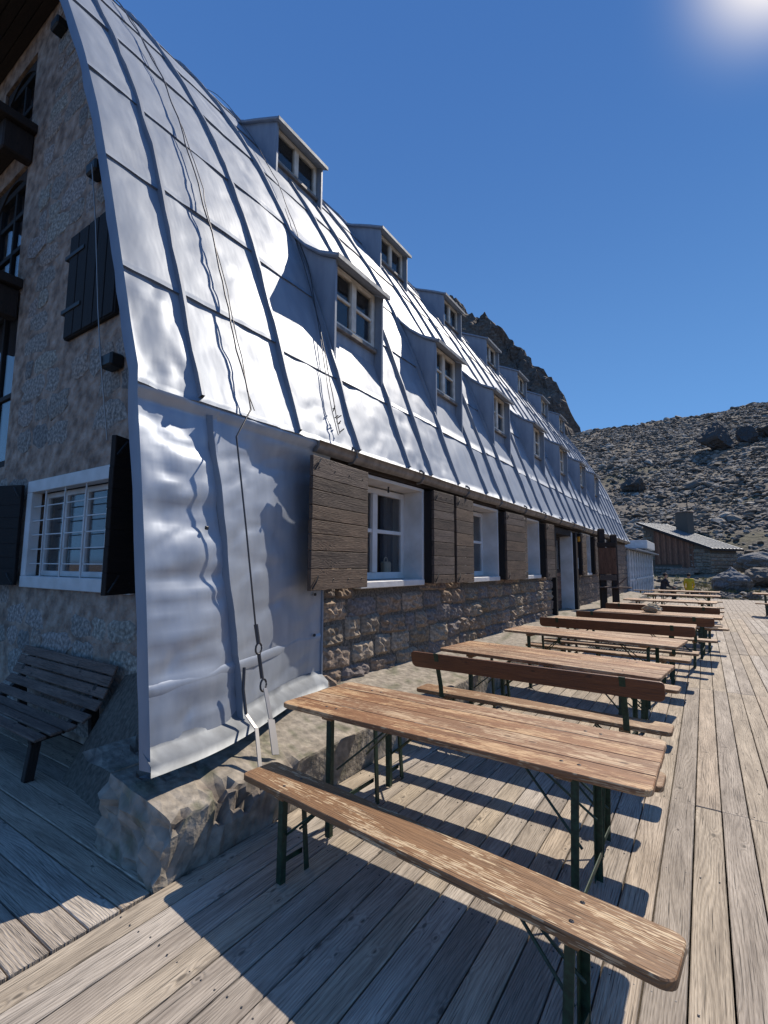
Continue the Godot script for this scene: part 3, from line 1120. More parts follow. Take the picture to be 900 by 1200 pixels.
func lay_stones(wall: Node, openings: Array) -> void:
	var variants := []
	for k in 14:
		variants.append(stone_face(k))
	var y := 0.36
	var row := 0
	var count := 0
	while y < 2.74:
		var h := rng.randf_range(0.19, 0.29)
		if y + h > 1.40 and y < 1.40:
			h = 1.405 - y
		if h < 0.1:
			h = 0.2
		h = minf(h, 2.77 - y)
		var z := -3.82 - rng.randf() * 0.05
		while z > -27.3:
			var l := rng.randf_range(0.24, 0.60)
			var z1 := z - l
			var skip := false
			for o in openings:
				var solid_below: bool = o[2] > 0.5 and y + h <= o[2] - 0.05
				if not solid_below and z1 < o[0] and z > o[1]:
					if z > o[0] + 0.12:
						z1 = o[0] + 0.01
					else:
						skip = true
						z1 = o[1] - 0.01
			if not skip and z - z1 > 0.06:
				var pick: Mesh = variants[rng.randi_range(0, variants.size() - 1)]
				var t := rng.randf()
				var c := Color(0.26, 0.19, 0.14).lerp(Color(0.42, 0.33, 0.245), t)
				if rng.randf() < 0.3:
					c = Color(0.30, 0.215, 0.16)
				if rng.randf() < 0.25:
					c = Color(0.24, 0.205, 0.175)
				var sx := -1.0 if rng.randf() < 0.5 else 1.0
				var dy := rng.randf_range(-0.03, 0.03)
				var xf := Transform3D(Basis(Vector3.RIGHT, rng.randf_range(-0.06, 0.06)) * Basis.from_scale(Vector3(rng.randf_range(0.55, 1.0), (h + rng.randf_range(-0.035, 0.025)) * sx, (z - z1 - 0.02) * sx)), Vector3(-3.375, y + h / 2 + (dy if y > 0.5 and y + h < 1.3 else 0.0), (z + z1) / 2))
				var small := z < -12.6
				if not small:
					part("stone", pick, stone_tone(c), wall, xf)
					count += 1
				else:
					far_stones.append([pick, xf])
			z = z1
		y += h
		row += 1
	var st := begin()
	for q in far_stones:
		st.append_from(q[0], 0, q[1])
	var far := part("far_stones", st.commit(), stone_tone(Color(0.25, 0.195, 0.15)), wall)
	far.set_meta("kind", "stuff")

var far_stones := []
var stone_tones := {}
func stone_tone(c: Color) -> Material:
	var q := Color(snappedf(c.r, 0.02), snappedf(c.g, 0.02), snappedf(c.b, 0.02))
	if not stone_tones.has(q):
		var m: StandardMaterial3D = mat.stone.duplicate()
		m.vertex_color_use_as_albedo = false
		m.albedo_color = (q * 1.5).linear_to_srgb()
		stone_tones[q] = m
	return stone_tones[q]

# rough-hewn front of a squared stone, unit height and length, facing +x
func stone_face(k: int) -> ArrayMesh:
	var ny := 6
	var nz := 8
	var rows := []
	for i in ny + 1:
		var row := []
		for j in nz + 1:
			var u := float(j) / nz - 0.5
			var v := float(i) / ny - 0.5
			var e := minf(0.5 - absf(u), 0.5 - absf(v))
			var d := 0.0
			if e > 0.001:
				d = 0.028 + 0.03 * smoothstep(0.0, 0.22, e) + n3(Vector3(u * 2.6, v * 2.2, k * 7.3)) * 0.055 + n3(Vector3(u * 7, v * 5, k * 3.1)) * 0.04
			row.append(Vector3(maxf(d, 0.0), v + n3(Vector3(u * 3, v * 3, k + 0.5)) * 0.05 * (1.0 if e < 0.001 else 0.4), u + n3(Vector3(u * 3, v * 3, k + 9.5)) * 0.05))
		rows.append(row)
	var st := begin(false)
	sheet(st, rows, Vector3(1, 0, 0))
	return done(st)

# worn front of a rubble stone with an irregular outline, facing +x
func rubble_face(k: int) -> ArrayMesh:
	var st := begin(false)
	var rings := [[1.0, -0.01], [0.94, 0.016], [0.72, 0.026], [0.36, 0.030]]
	var loops := []
	for r in rings.size():
		var lp := []
		for j in 12:
			var a := TAU * j / 12.0
			var d := Vector2(cos(a), sin(a))
			# between an ellipse and a rectangle
			var sq := 1.0 / maxf(absf(d.x), absf(d.y))
			var rad: float = lerpf(1.0, sq, 0.62) * 0.5 * (1.0 + n3(Vector3(d.x * 1.4, d.y * 1.4, k * 5.7)) * 0.45)
			var q: Vector2 = d * rad * rings[r][0]
			lp.append(Vector3(rings[r][1] + (n3(Vector3(q.x * 3, q.y * 3, k + 0.3)) * 0.022 if r > 0 else 0.0), q.y, q.x))
		loops.append(lp)
	for r in range(rings.size() - 1):
		for j in 12:
			var j2 := (j + 1) % 12
			face(st, [loops[r][j], loops[r][j2], loops[r + 1][j2], loops[r + 1][j]], Vector3(1, 0, 0))
	face(st, loops[rings.size() - 1], Vector3(1, 0, 0))
	return done(st)

func build_window(hut: Node, zn: float, zf: float, y0: float, y1: float, with_stop: bool) -> void:
	var x := -3.60
	var st := begin()
	# frame
	box(st, Vector3(x - 0.06, y0 + 0.02, zn - 0.08), Vector3(x, y1 - 0.04, zn - 0.005), 0.005)
	box(st, Vector3(x - 0.06, y0 + 0.02, zf + 0.005), Vector3(x, y1 - 0.04, zf + 0.08), 0.005)
	box(st, Vector3(x - 0.06, y1 - 0.12, zf + 0.08), Vector3(x, y1 - 0.04, zn - 0.08), 0.005)
	box(st, Vector3(x - 0.06, y0 + 0.02, zf + 0.08), Vector3(x, y0 + 0.11, zn - 0.08), 0.005)
	var zm := (zn + zf) / 2
	box(st, Vector3(x - 0.055, y0 + 0.11, zm - 0.055), Vector3(x + 0.012, y1 - 0.12, zm + 0.055), 0.006)
	var ym := (y0 + y1) / 2 + 0.02
	box(st, Vector3(x - 0.045, ym - 0.025, zf + 0.08), Vector3(x - 0.004, ym + 0.025, zm - 0.055), 0.004)
	box(st, Vector3(x - 0.045, ym - 0.025, zm + 0.055), Vector3(x - 0.004, ym + 0.025, zn - 0.08), 0.004)
	var w := part("window", done(st), mat.white, hut)
	# plastered reveal
	st = begin()
	box(st, Vector3(-3.94, y0, zn - 0.004), Vector3(-3.30, y1 + 0.02, zn + 0.03), 0.004)
	box(st, Vector3(-3.94, y0, zf - 0.05), Vector3(-3.30, y1 + 0.02, zf + 0.004), 0.004)
	box(st, Vector3(-3.94, y1 - 0.02, zf + 0.006), Vector3(-3.30, y1 + 0.022, zn - 0.006), 0.003)
	part("reveal", done(st), mat.white, w)
	part("sill", box_mesh(Vector3(-3.95, y0 - 0.066, zf + 0.005), Vector3(-3.26, y0 + 0.014, zn - 0.005), 0.008), mat.white, w)
	for a in [[zf + 0.085, zm - 0.06], [zm + 0.06, zn - 0.085]]:
		for v in [[y0 + 0.115, ym - 0.03], [ym + 0.03, y1 - 0.125]]:
			part("pane", box_mesh(Vector3(x - 0.034, v[0] - 0.004, a[0] - 0.004), Vector3(x - 0.029, v[1] + 0.004, a[1] + 0.004)), mat.glass, w)
	# a curtain drawn to the far jamb
	st = begin(true)
	var rows := []
	for i in 2:
		var row := []
		for j in 24:
			var f := j / 23.0
			row.append(Vector3(-3.80 + sin(f * 26.0) * 0.025, lerpf(y0 + 0.05, y1 - 0.06, i), lerpf(zf + 0.02, zf + 0.36, f)))
		rows.append(row)
	sheet(st, rows, Vector3(1, 0, 0))
	part("curtain", done(st), mat.cloth, w)
	if with_stop:
		st = begin()
		bar(st, Vector3(-3.40, 2.72, -5.2), Vector3(-3.40, 2.64, -5.2), 0.02, 0.02)
		part("hook", done(st), mat.black_steel, w)

func build_door(hut: Node, zn: float, zf: float) -> void:
	var y0 := 0.40
	var y1 := 2.70
	var x := -3.62
	var st := begin()
	box(st, Vector3(-3.62, y0, zn - 0.12), Vector3(-3.24, y1, zn + 0.02), 0.008, 1)
	box(st, Vector3(-3.62, y1 - 0.12, zf + 0.005), Vector3(-3.30, y1 + 0.05, zn - 0.125), 0.008, 2)
	var d := part("door", done(st), mat.black_wood, hut)
	for k in 2:
		var za: float = [zn - 0.13, (zn + zf) / 2 - 0.01][k]
		var zb: float = [(zn + zf) / 2 + 0.01, zf + 0.02][k]
		for j in 9:
			var ya := y0 + 0.02 + j * 0.12
			part("plank", box_mesh(Vector3(x - 0.04, ya, zb), Vector3(x, ya + 0.115, za), 0.006, 2, Vector2(0, j * 0.12)), mat.red_wood[j % 3], d)
		st = begin()
		box(st, Vector3(x - 0.04, 1.50, zb), Vector3(x, 1.60, za), 0.004)
		box(st, Vector3(x - 0.04, 2.46, zb), Vector3(x, 2.57, za), 0.004)
		box(st, Vector3(x - 0.04, 1.60, zb), Vector3(x, 2.46, zb + 0.1), 0.004, 1)
		box(st, Vector3(x - 0.04, 1.60, za - 0.1), Vector3(x, 2.46, za), 0.004, 1)
		part("door_frame", done(st), mat.dark_wood, d)
		part("pane", box_mesh(Vector3(x - 0.023, 1.59, zb + 0.09), Vector3(x - 0.017, 2.47, za - 0.09)), mat.glass, d)
	part("handle", box_mesh(Vector3(x + 0.001, 1.36, (zn + zf) / 2 + 0.05), Vector3(x + 0.05, 1.40, (zn + zf) / 2 + 0.18), 0.008), mat.steel, d)
	part("jamb", box_mesh(Vector3(-3.95, y0, zf - 0.07), Vector3(-3.27, y1, zf + 0.004), 0.005), mat.white, d)
	part("door_post", box_mesh(Vector3(-3.36, y0, zf - 0.30), Vector3(-3.18, y1, zf - 0.08), 0.01, 1), mat.black_wood, d)
	part("step", box_mesh(Vector3(-3.9, 0.25, zf + 0.01), Vector3(-3.25, 0.399, zn - 0.01), 0.015), mat.mortar, d)
	# notice boards beside the door
	part("notice_board", box_mesh(Vector3(-3.27, 1.1, -15.72), Vector3(-3.235, 2.4, -15.42), 0.006, 1), mat.red_wood[1], hut)
	part("notice", box_mesh(Vector3(-3.233, 1.62, -15.68), Vector3(-3.229, 1.95, -15.46)), mat.white, hut)

func shutter_panel(hut: Node, a: Vector3, b: Vector3, h: float, m) -> void:
	# boards across, between two upright edges a and b (foot points)
	var along := b - a
	var l := along.length()
	along /= l
	var nrm := along.cross(Vector3.UP).normalized()
	if nrm.x < 0.0:
		nrm = -nrm
	var basis := Basis(along, Vector3.UP, along.cross(Vector3.UP))
	var st := begin()
	# ledges on the back
	for u in [0.16, 0.84]:
		bevel(st, Transform3D(basis, a + along * l * u + Vector3.UP * h / 2 - nrm * 0.036), Vector3(0.10, h - 0.04, 0.028), 0.004, 1)
	var s := part("shutter", done(st), mat.black_wood, hut)
	var y := 0.0
	var i := 0
	while y < h - 0.02:
		var bh: float = rng.randf_range(0.12, 0.205)
		if h - y - bh < 0.1:
			bh = h - y
		st = begin()
		bevel(st, Transform3D(basis, a + along * l / 2 + Vector3.UP * (y + bh / 2)), Vector3(l + rng.randf_range(-0.008, 0.004), bh - (0.0 if m is Material else 0.006), 0.042), 0.004, 0, Vector2(rng.randf() * 0.3, rng.randf() * 0.5))
		part("board", done(st), m if m is Material else m[rng.randi_range(0, 2)], s)
		if i == 0 or y + bh > h - 0.02:
			for k in 4:
				st = begin()
				bevel(st, Transform3D(basis, a + along * l * (0.1 + k * 0.26) + Vector3.UP * (y + bh * 0.5) + nrm * 0.021), Vector3(0.016, 0.016, 0.012), 0.004)
				part("nail", done(st), mat.black_steel, s)
		y += bh
		i += 1
	for yy in [0.07, h - 0.10]:
		st = begin()
		tube(st, [a + along * 0.10 + Vector3.UP * (yy + 0.07) + nrm * 0.035, a + along * 0.05 + Vector3.UP * (yy + 0.02) + nrm * 0.05, a + along * 0.01 + Vector3.UP * (yy - 0.05) + nrm * 0.035], 0.008, 5)
		part("hook", done(st), mat.black_steel, s)

func build_shutter(hut: Node, zn: float, zf: float, xn: float, xf: float, y0: float, y1: float) -> void:
	shutter_panel(hut, Vector3(xn, y0, zn), Vector3(xf, y0, zf), y1 - y0, mat.shutter)
	# black post on which the leaf hangs
	if zn < -5.0:
		part("hinge_post", box_mesh(Vector3(-3.32, y0 + 0.01, zn - 0.06), Vector3(xn - 0.024, y1 - 0.01, zn + 0.004), 0.004, 1), mat.black_wood, hut)

func build_dormer(hut: Node, z0: float, z1: float, yb: float, top: Array, xw: float, wy0: float, wy1: float, transom: bool) -> void:
	var fx: float = top[0].x
	var t := 0.035
	var st := begin(true)
	# dormer roof: bent sheet with a rolled edge
	st = begin(true)
	var rows := []
	var under := []
	for i in top.size():
		var a: Vector2 = top[i]
		var row := []
		var un := []
		for j in 9:
			var z := lerpf(z0 + 0.05, z1 - 0.05, j / 8.0)
			var wob := n3(Vector3(a.x * 3.0, z * 2.2, z0)) * 0.012
			row.append(Vector3(a.x + (0.07 if i == 0 else 0.0), a.y + 0.055 + wob - (0.02 if i == 0 else 0.0), z))
			un.append(Vector3(a.x + (0.07 if i == 0 else 0.0), a.y + 0.004 - (0.02 if i == 0 else 0.0), z))
		rows.append(row)
		under.append(un)
	sheet(st, rows, Vector3(0.3, 1, 0))
	sheet(st, under, Vector3(0, -1, 0))
	# the underside closes onto the sheet above at both sides and at the back
	for j in [0, 8]:
		var side := [[], []]
		for i in top.size():
			side[0].append(rows[i][j])
			side[1].append(under[i][j])
		sheet(st, side, Vector3(0, 0, 1 if j == 0 else -1))
	sheet(st, [rows[0], under[0]], Vector3(1, 0, 0))
	var d := part("dormer", done(st), mat.metal, hut)
	# cheeks: plates from the sloping roof up to the dormer's own roof
	for zc in [[z0, z0 - t], [z1 + t, z1]]:
		var cs := begin(false)
		for i in range(top.size() - 1):
			var a: Vector2 = top[i]
			var b: Vector2 = top[i + 1]
			var la := roof_y(a.x) - 0.06
			var lb := roof_y(b.x) - 0.06
			for k in 2:
				var z: float = zc[k]
				face(cs, [Vector3(a.x, la, z), Vector3(a.x, a.y, z), Vector3(b.x, b.y, z), Vector3(b.x, lb, z)], Vector3(0, 0, 1 - 2 * k))
		face(cs, [Vector3(fx, yb - 0.1, zc[0]), Vector3(fx, top[0].y, zc[0]), Vector3(fx, top[0].y, zc[1]), Vector3(fx, yb - 0.1, zc[1])], Vector3(1, 0, 0))
		part("cheek", done(cs), mat.metal, d)
	st = begin()
	box(st, Vector3(fx + 0.071, top[0].y - 0.03, z1 - 0.055), Vector3(fx + 0.088, top[0].y + 0.042, z0 + 0.055), 0.006, 2)
	part("fascia", done(st), mat.dull_metal, d)
	# window
	var za := z0 - t - 0.01
	var zb := z1 + t + 0.01
	var zm := (za + zb) / 2
	st = begin()
	box(st, Vector3(xw - 0.05, wy0, za - 0.07), Vector3(xw + 0.02, wy1, za), 0.005)
	box(st, Vector3(xw - 0.05, wy0, zb), Vector3(xw + 0.02, wy1, zb + 0.07), 0.005)
	box(st, Vector3(xw - 0.05, wy1 - 0.06, zb + 0.07), Vector3(xw + 0.02, wy1, za - 0.07), 0.005)
	box(st, Vector3(xw - 0.05, wy0, zb + 0.07), Vector3(xw + 0.02, wy0 + 0.06, za - 0.07), 0.005)
	box(st, Vector3(xw - 0.045, wy0 + 0.06, zm - 0.05), Vector3(xw + 0.028, wy1 - 0.06, zm + 0.05), 0.006)
	var ym := (wy0 + wy1) / 2 + 0.01
	if transom:
		box(st, Vector3(xw - 0.035, ym - 0.018, zb + 0.07), Vector3(xw + 0.01, ym + 0.018, zm - 0.05), 0.004)
		box(st, Vector3(xw - 0.035, ym - 0.018, zm + 0.05), Vector3(xw + 0.01, ym + 0.018, za - 0.07), 0.004)
	part("window_frame", done(st), mat.cream, d)
	for a in [[zb + 0.06, zm - 0.045], [zm + 0.045, za - 0.06]]:
		for v in ([[wy0 + 0.055, ym - 0.014], [ym + 0.014, wy1 - 0.055]] if transom else [[wy0 + 0.055, wy1 - 0.055]]):
			part("pane", box_mesh(Vector3(xw - 0.018, v[0], a[0]), Vector3(xw - 0.012, v[1], a[1])), mat.glass, d)
	part("curtain", box_mesh(Vector3(xw - 0.10, wy0 - 0.02, zb), Vector3(xw - 0.055, wy1, za), 0.0), mat.interior, d)
	part("apron", box_mesh(Vector3(xw - 0.03, roof_y(xw) - 0.12, zb + 0.001), Vector3(xw + 0.012, wy0 - 0.061, za - 0.001)), mat.metal, d)
	part("sill", box_mesh(Vector3(xw - 0.05, wy0 - 0.06, zb + 0.002), Vector3(xw + 0.07, wy0 - 0.002, za - 0.002), 0.008), mat.gutter, d)

func roof_y(x: float) -> float:
	for i in range(PROFILE.size() - 1):
		if x <= PROFILE[i].x and x >= PROFILE[i + 1].x:
			return lerpf(PROFILE[i].y, PROFILE[i + 1].y, (x - PROFILE[i].x) / (PROFILE[i + 1].x - PROFILE[i].x))
	return PROFILE[0].y

# ------------------------------------------------------------------ other buildings
func build_shed() -> void:
	var s := thing("metal_shed", "pale grey panelled metal shed joined to the far end of the refuge", "shed")
	part("body", box_mesh(Vector3(-5.6, -0.36, -42.5), Vector3(-3.36, 2.6, -27.95)), mat.dull_metal, s)
	for k in 12:
		var z := -28.0 - k * 1.205
		var st := begin()
		box(st, Vector3(-3.358, -0.3, z - 1.19), Vector3(-3.30, 2.56, z), 0.01, 1)
		var p := part("panel", done(st), mat.shed, s)
		part("post", box_mesh(Vector3(-3.30, -0.3, z - 0.07), Vector3(-3.25, 2.6, z), 0.008, 1), mat.shed, p)
	part("rail", box_mesh(Vector3(-3.296, 0.92, -42.45), Vector3(-3.262, 1.02, -28.1), 0.006, 2), mat.white, s)
	var st2 := begin()
	bevel(st2, Transform3D(Basis(Vector3(0, 0, 1), -0.12), Vector3(-4.3, 2.76, -35.2)), Vector3(2.9, 0.07, 14.9), 0.01, 2)
	part("shed_roof", done(st2), mat.metal, s)
	part("tank", box_mesh(Vector3(-4.6, 2.9, -42.3), Vector3(-3.1, 3.45, -36.5), 0.03), mat.white, s)
	part("door_knob", box_mesh(Vector3(-3.29, 0.95, -30.6), Vector3(-3.22, 1.02, -30.5), 0.01), mat.black_steel, s)

func build_hut() -> void:
	# local axes: u along the gable seen from the terrace, w away along the low eave
	var K := Vector3(0.52, 0.3, -53.5)
	var L := Vector3(-5.15, 0.3, -57.1)
	var R := Vector3(2.63, 0.3, -56.84)
	var h := thing("stone_hut", "low stone and timber hut with sloping metal roof below the scree", "hut")
	var u := (L - K)
	var w := (R - K)
	var hk := 3.0
	var hl := 5.6
	var st := begin()
	var up := Vector3.UP
	face(st, [K, L, L + up * hl, K + up * hk], Vector3(0, 0, 1))
	face(st, [K, R, R + up * hk, K + up * hk], Vector3(1, 0, 0))
	face(st, [L, L + w, L + w + up * hl, L + up * hl], Vector3(-1, 0, 0))
	face(st, [R, L + w, L + w + up * hl, R + up * hk], Vector3(0, 0, -1))
	var wall := part("wall", done(st), mat.mortar, h)
	# coursed stone on the two faces in view
	var variants := []
	for k in 8:
		variants.append(stone_face(60 + k))
	for side in 2:
		var dir: Vector3 = u if side == 0 else w
		var l := dir.length()
		dir = dir / l
		var nrm := dir.cross(up).normalized()
		if (side == 0 and nrm.z < 0.0) or (side == 1 and nrm.x < 0.0):
			nrm = -nrm
		var y := 0.0
		while y < 5.3:
			var hh := rng.randf_range(0.28, 0.42)
			var d := 0.0
			while d < l - 0.1:
				var ll := minf(rng.randf_range(0.4, 0.85), l - d)
				var topy := hk + (hl - hk) * (d / l) if side == 0 else hk
				var timber := side == 0 and d > 1.4 and d < 5.5 and y + hh > 1.6
				if y + hh < topy - 0.1 and not timber and ll > 0.12:
					var bs := Basis(nrm, up, nrm.cross(up)) * Basis.from_scale(Vector3(1.6, hh - 0.03, ll - 0.03))
					var c := Color(0.28, 0.23, 0.18).lerp(Color(0.44, 0.37, 0.29), rng.randf())
					part("stone", variants[rng.randi_range(0, 7)], stone_tone(c), wall, Transform3D(bs, K + dir * (d + ll / 2) + up * (y + hh / 2) + nrm * 0.005))
				d += ll
			y += hh
	# vertical boards of the upper gable
	var dir2 := u.normalized()
	var nz := dir2.cross(up).normalized()
	if nz.z < 0.0:
		nz = -nz
	for k in 20:
		var d := 1.48 + k * 0.202
		var topy := hk + (hl - hk) * ((d + 0.1) / u.length()) - 0.08
		var lowy := 0.75 if d < 2.6 else 1.6
		st = begin()
		bevel(st, Transform3D(Basis(dir2, up, dir2.cross(up)), K + dir2 * (d + 0.1) + up * (topy + lowy) / 2 + nz * 0.06), Vector3(0.19, topy - lowy, 0.05), 0.008, 1, Vector2(rng.randf(), rng.randf()))
		part("board", done(st), mat.red_wood[k % 3], wall)
	# roof
	st = begin()
	var ov := 0.45
	var un := u.normalized()
	var wn := w.normalized()
	var slope := (hl - hk) / u.length()
	var corners := []
	for c in [[-ov, -ov], [u.length() + ov, -ov], [u.length() + ov, w.length() + ov], [-ov, w.length() + ov]]:
		corners.append(K + un * c[0] + wn * c[1] + up * (hk + 0.04 + slope * c[0]))
	var top := []
	for c in corners:
		top.append(c + up * 0.20)
	face(st, top, up)
	face(st, corners, -up)
	for k in 4:
		var k2 := (k + 1) % 4
		face(st, [corners[k], corners[k2], top[k2], top[k]], (corners[k] + corners[k2]) / 2 - (corners[0] + corners[2]) / 2)
	var roof := part("roof", done(st), mat.dark_wood, h)
	for k in 9:
		var a := k / 9.0
		var b := (k + 1) / 9.0
		st = begin()
		var lift := up * 0.21
		var q := [corners[0].lerp(corners[3], a) + lift, corners[1].lerp(corners[2], a) + lift, corners[1].lerp(corners[2], b - 0.006) + lift, corners[0].lerp(corners[3], b - 0.006) + lift]
		face(st, q, up)
		bar(st, q[0] + up * 0.03, q[1] + up * 0.03, 0.06, 0.06, wn, 0.005)
		part("roof_sheet", done(st), mat.dull_metal, roof)
	# chimney with its pole
	var cb := Vector3(-1.45, 4.2, -58.9)
	st = begin()
	bevel(st, Transform3D(Basis(up, -0.5), cb + up * 1.55), Vector3(1.25, 3.1, 1.15), 0.05, 1)
	var ch := part("chimney", done(st), mat.mortar, roof)
	st = begin()
	bevel(st, Transform3D(Basis(up, -0.5), cb + up * 3.16), Vector3(1.4, 0.12, 1.3), 0.03)
	part("chimney_cap", done(st), mat.plaster, roof)
	st = begin()
	tube(st, [cb + Vector3(0.3, 3.1, 0), cb + Vector3(0.3, 4.7, 0)], 0.05, 6)
	part("pole", done(st), mat.black_steel, roof)
	# step and stack of slabs in front of the wall
	for k in 3:
		st = begin()
		bevel(st, Transform3D(Basis(up, 0.25), K + un * (2.2 - k * 0.15) + nz * (1.5 - k * 0.45) + up * (0.72 + k * 0.2)), Vector3(2.6, 0.2, 0.6), 0.03)
		part("step", done(st), mat.plaster, h)

# ------------------------------------------------------------------ tables and benches
func leg_frame(parent: Node, x: float, half: float, top: float, inward: float) -> void:
	# folding steel trestle: two angle-iron legs, foot rail, upper rail and a stay
	for s in [-1, 1]:
		var st := begin()
		var a := Vector3(x, top, s * (half - 0.02))
		var b := Vector3(x + inward * 0.02, 0.004, s * half)
		bar(st, a, b, 0.036, 0.004, Vector3.RIGHT, 0.001)
		bar(st, a + Vector3(0.0175 * inward, 0, -s * 0.017), b + Vector3(0.0175 * inward, 0, -s * 0.017), 0.004, 0.034, Vector3.RIGHT, 0.001)
		part("leg", done(st), mat.green_steel, parent)
	var st2 := begin()
	bar(st2, Vector3(x, top * 0.22, -half + 0.02), Vector3(x, top * 0.22, half - 0.02), 0.028, 0.006, Vector3.UP, 0.001)
	bar(st2, Vector3(x, top - 0.02, -half + 0.04), Vector3(x, top - 0.02, half - 0.04), 0.03, 0.03, Vector3.UP, 0.002)
	part("cross_rail", done(st2), mat.green_steel, parent)
	var st3 := begin()
	tube(st3, [Vector3(x, top * 0.5, -half * 0.6), Vector3(x + inward * top * 0.55, top - 0.012, -0.02)], 0.007, 6)
	tube(st3, [Vector3(x, top * 0.5, half * 0.6), Vector3(x + inward * top * 0.55, top - 0.012, 0.02)], 0.007, 6)
	part("stay", done(st3), mat.green_steel, parent)

# board with rounded corners at its two ends (lying along x)
func round_board(l: float, w: float, t: float, r0: float, r1: float, uvo: Vector2) -> ArrayMesh:
	# r0: radius of the corners on the -z side, r1: on the +z side
	var ring := []
	for c in [[1, 1, r1], [-1, 1, r1], [-1, -1, r0], [1, -1, r0]]:
		var cc := Vector2(c[0] * (l / 2 - c[2]), c[1] * (w / 2 - c[2]))
		var a0: float = {[1, 1]: 0.0, [-1, 1]: PI / 2, [-1, -1]: PI, [1, -1]: PI * 1.5}[[c[0], c[1]]]
		var n := 5 if c[2] > 0.004 else 1
		for k in n:
			var a := a0 + (PI / 2 * k / maxf(n - 1, 1) if n > 1 else PI / 4)
			ring.append(cc + Vector2(cos(a), sin(a)) * c[2])
	var st := begin()
	var c := 0.004
	var levels := [[-t / 2, c], [-t / 2 + c, 0.0], [t / 2 - c, 0.0], [t / 2, c]]
	var loops := []
	for lv in levels:
		var lp := []
		for p in ring:
			var q: Vector2 = p - Vector2(signf(p.x), signf(p.y)) * lv[1]
			lp.append(Vector3(q.x, lv[0], q.y))
		loops.append(lp)
	var uvf := func(p: Vector3) -> Vector2: return uvo + Vector2(p.x + l / 2, p.z + p.y)
	for end in [0, 3]:
		var us := []
		for p in loops[end]:
			us.append(uvf.call(p))
		face(st, loops[end], Vector3(0, 1 if end == 3 else -1, 0), us)
	for k in 3:
		for i in ring.size():
			var i2 := (i + 1) % ring.size()
			var q := [loops[k][i], loops[k][i2], loops[k + 1][i2], loops[k + 1][i]]
			face(st, q, Vector3(ring[i].x, 0, ring[i].y) * Vector3(0.2, 1, 1) + Vector3(signf(ring[i].x) * 0.05 if absf(ring[i].x) > l / 2 - 0.08 else 0.0, 0, 0) + ((Vector3(0, -0.3, 0) if k == 0 else Vector3(0, 0.3, 0) if k == 2 else Vector3.ZERO)) * 0.1, [uvf.call(q[0]), uvf.call(q[1]), uvf.call(q[2]), uvf.call(q[3])])
	return done(st)

func make_table(label: String, at: Vector3, turn: float, seed_: int) -> Node3D:
	rng.seed = seed_
	var t := thing("folding_table", label, "table", at, turn, "long folding tables on the terrace")
	t.set_meta("base_name", "folding_table")
	var l := 2.18
	var w := 0.72
	var n := 4
	var bw := w / n
	var top := part("tabletop", box_mesh(Vector3(-l / 2 + 0.14, 0.722, -0.05), Vector3(l / 2 - 0.14, 0.748, 0.05), 0.003, 0), mat.bench, t)
	for k in n:
		var m := round_board(l - (rng.randf_range(0.0, 0.006)), bw - 0.0012, 0.03, 0.045 if k == 0 else 0.002, 0.045 if k == n - 1 else 0.002, Vector2(rng.randf() * 0.2, rng.randf()))
		part("board", m, mat.table[rng.randi_range(0, 2)], top, Transform3D(Basis(), Vector3(0, 0.765 + rng.randf_range(-0.0006, 0.0006), -w / 2 + bw * (k + 0.5))))
	for x in [-0.72, 0.72]:
		part("batten", box_mesh(Vector3(x - 0.04, 0.722, -0.32), Vector3(x + 0.04, 0.7485, -0.06), 0.003, 2), mat.bench, top)
		part("batten", box_mesh(Vector3(x - 0.04, 0.722, 0.06), Vector3(x + 0.04, 0.7485, 0.32), 0.003, 2), mat.bench, top)
	for x in [-0.78, -0.70, 0.70, 0.78]:
		for z in [-0.25, 0.25]:
			part("bolt", bolt_mesh(), mat.wire, t, Transform3D(Basis(), Vector3(x, 0.7802, z)))
	leg_frame(t, -0.76, 0.27, 0.735, 1)
	leg_frame(t, 0.76, 0.27, 0.735, -1)
	return t

func make_bench(label: String, at: Vector3, turn: float, seed_: int, back: bool) -> Node3D:
	rng.seed = seed_
	var called := "backed_bench" if back else "plain_bench"
	var b := thing(called, label, "bench", at, turn, "benches with backrests" if back else "backless benches")
	b.set_meta("base_name", called)
	part("seat", round_board(2.2, 0.245, 0.034, 0.04, 0.04, Vector2(rng.randf() * 0.15, rng.randf())), mat.bench, b, Transform3D(Basis(), Vector3(0, 0.463, 0)))
	for x in [-0.78, 0.78]:
		part("batten", box_mesh(Vector3(x - 0.035, 0.42, -0.1), Vector3(x + 0.035, 0.4455, 0.1), 0.003, 2), mat.bench, b)
	for x in [-0.78, 0.78]:
		for z in [-0.06, 0.06]:
			part("bolt", bolt_mesh(), mat.wire, b, Transform3D(Basis(), Vector3(x, 0.4802, z)))
	leg_frame(b, -0.78, 0.10, 0.425, 1)
	leg_frame(b, 0.78, 0.10, 0.425, -1)
	if back:
		var tilt := Basis(Vector3.RIGHT, 0.2)
		part("backrest", round_board(2.16, 0.15, 0.024, 0.05, 0.03, Vector2(rng.randf() * 0.15, rng.randf())), mat.backrest, b, Transform3D(tilt * Basis(Vector3.RIGHT, -PI / 2), Vector3(0, 0.785, 0.215)))
		for x in [-0.80, 0.80]:
			var st := begin()
			bar(st, Vector3(x, 0.44, 0.131), Vector3(x, 0.56, 0.148), 0.045, 0.007, Vector3.RIGHT, 0.001)
			bar(st, Vector3(x, 0.555, 0.148), Vector3(x, 0.865, 0.2495), 0.045, 0.007, Vector3.RIGHT, 0.001)
			bar(st, Vector3(x, 0.4425, 0.0), Vector3(x, 0.4425, 0.134), 0.045, 0.006, Vector3.RIGHT, 0.001)
			part("back_bracket", done(st), mat.green_steel, b)
	return b

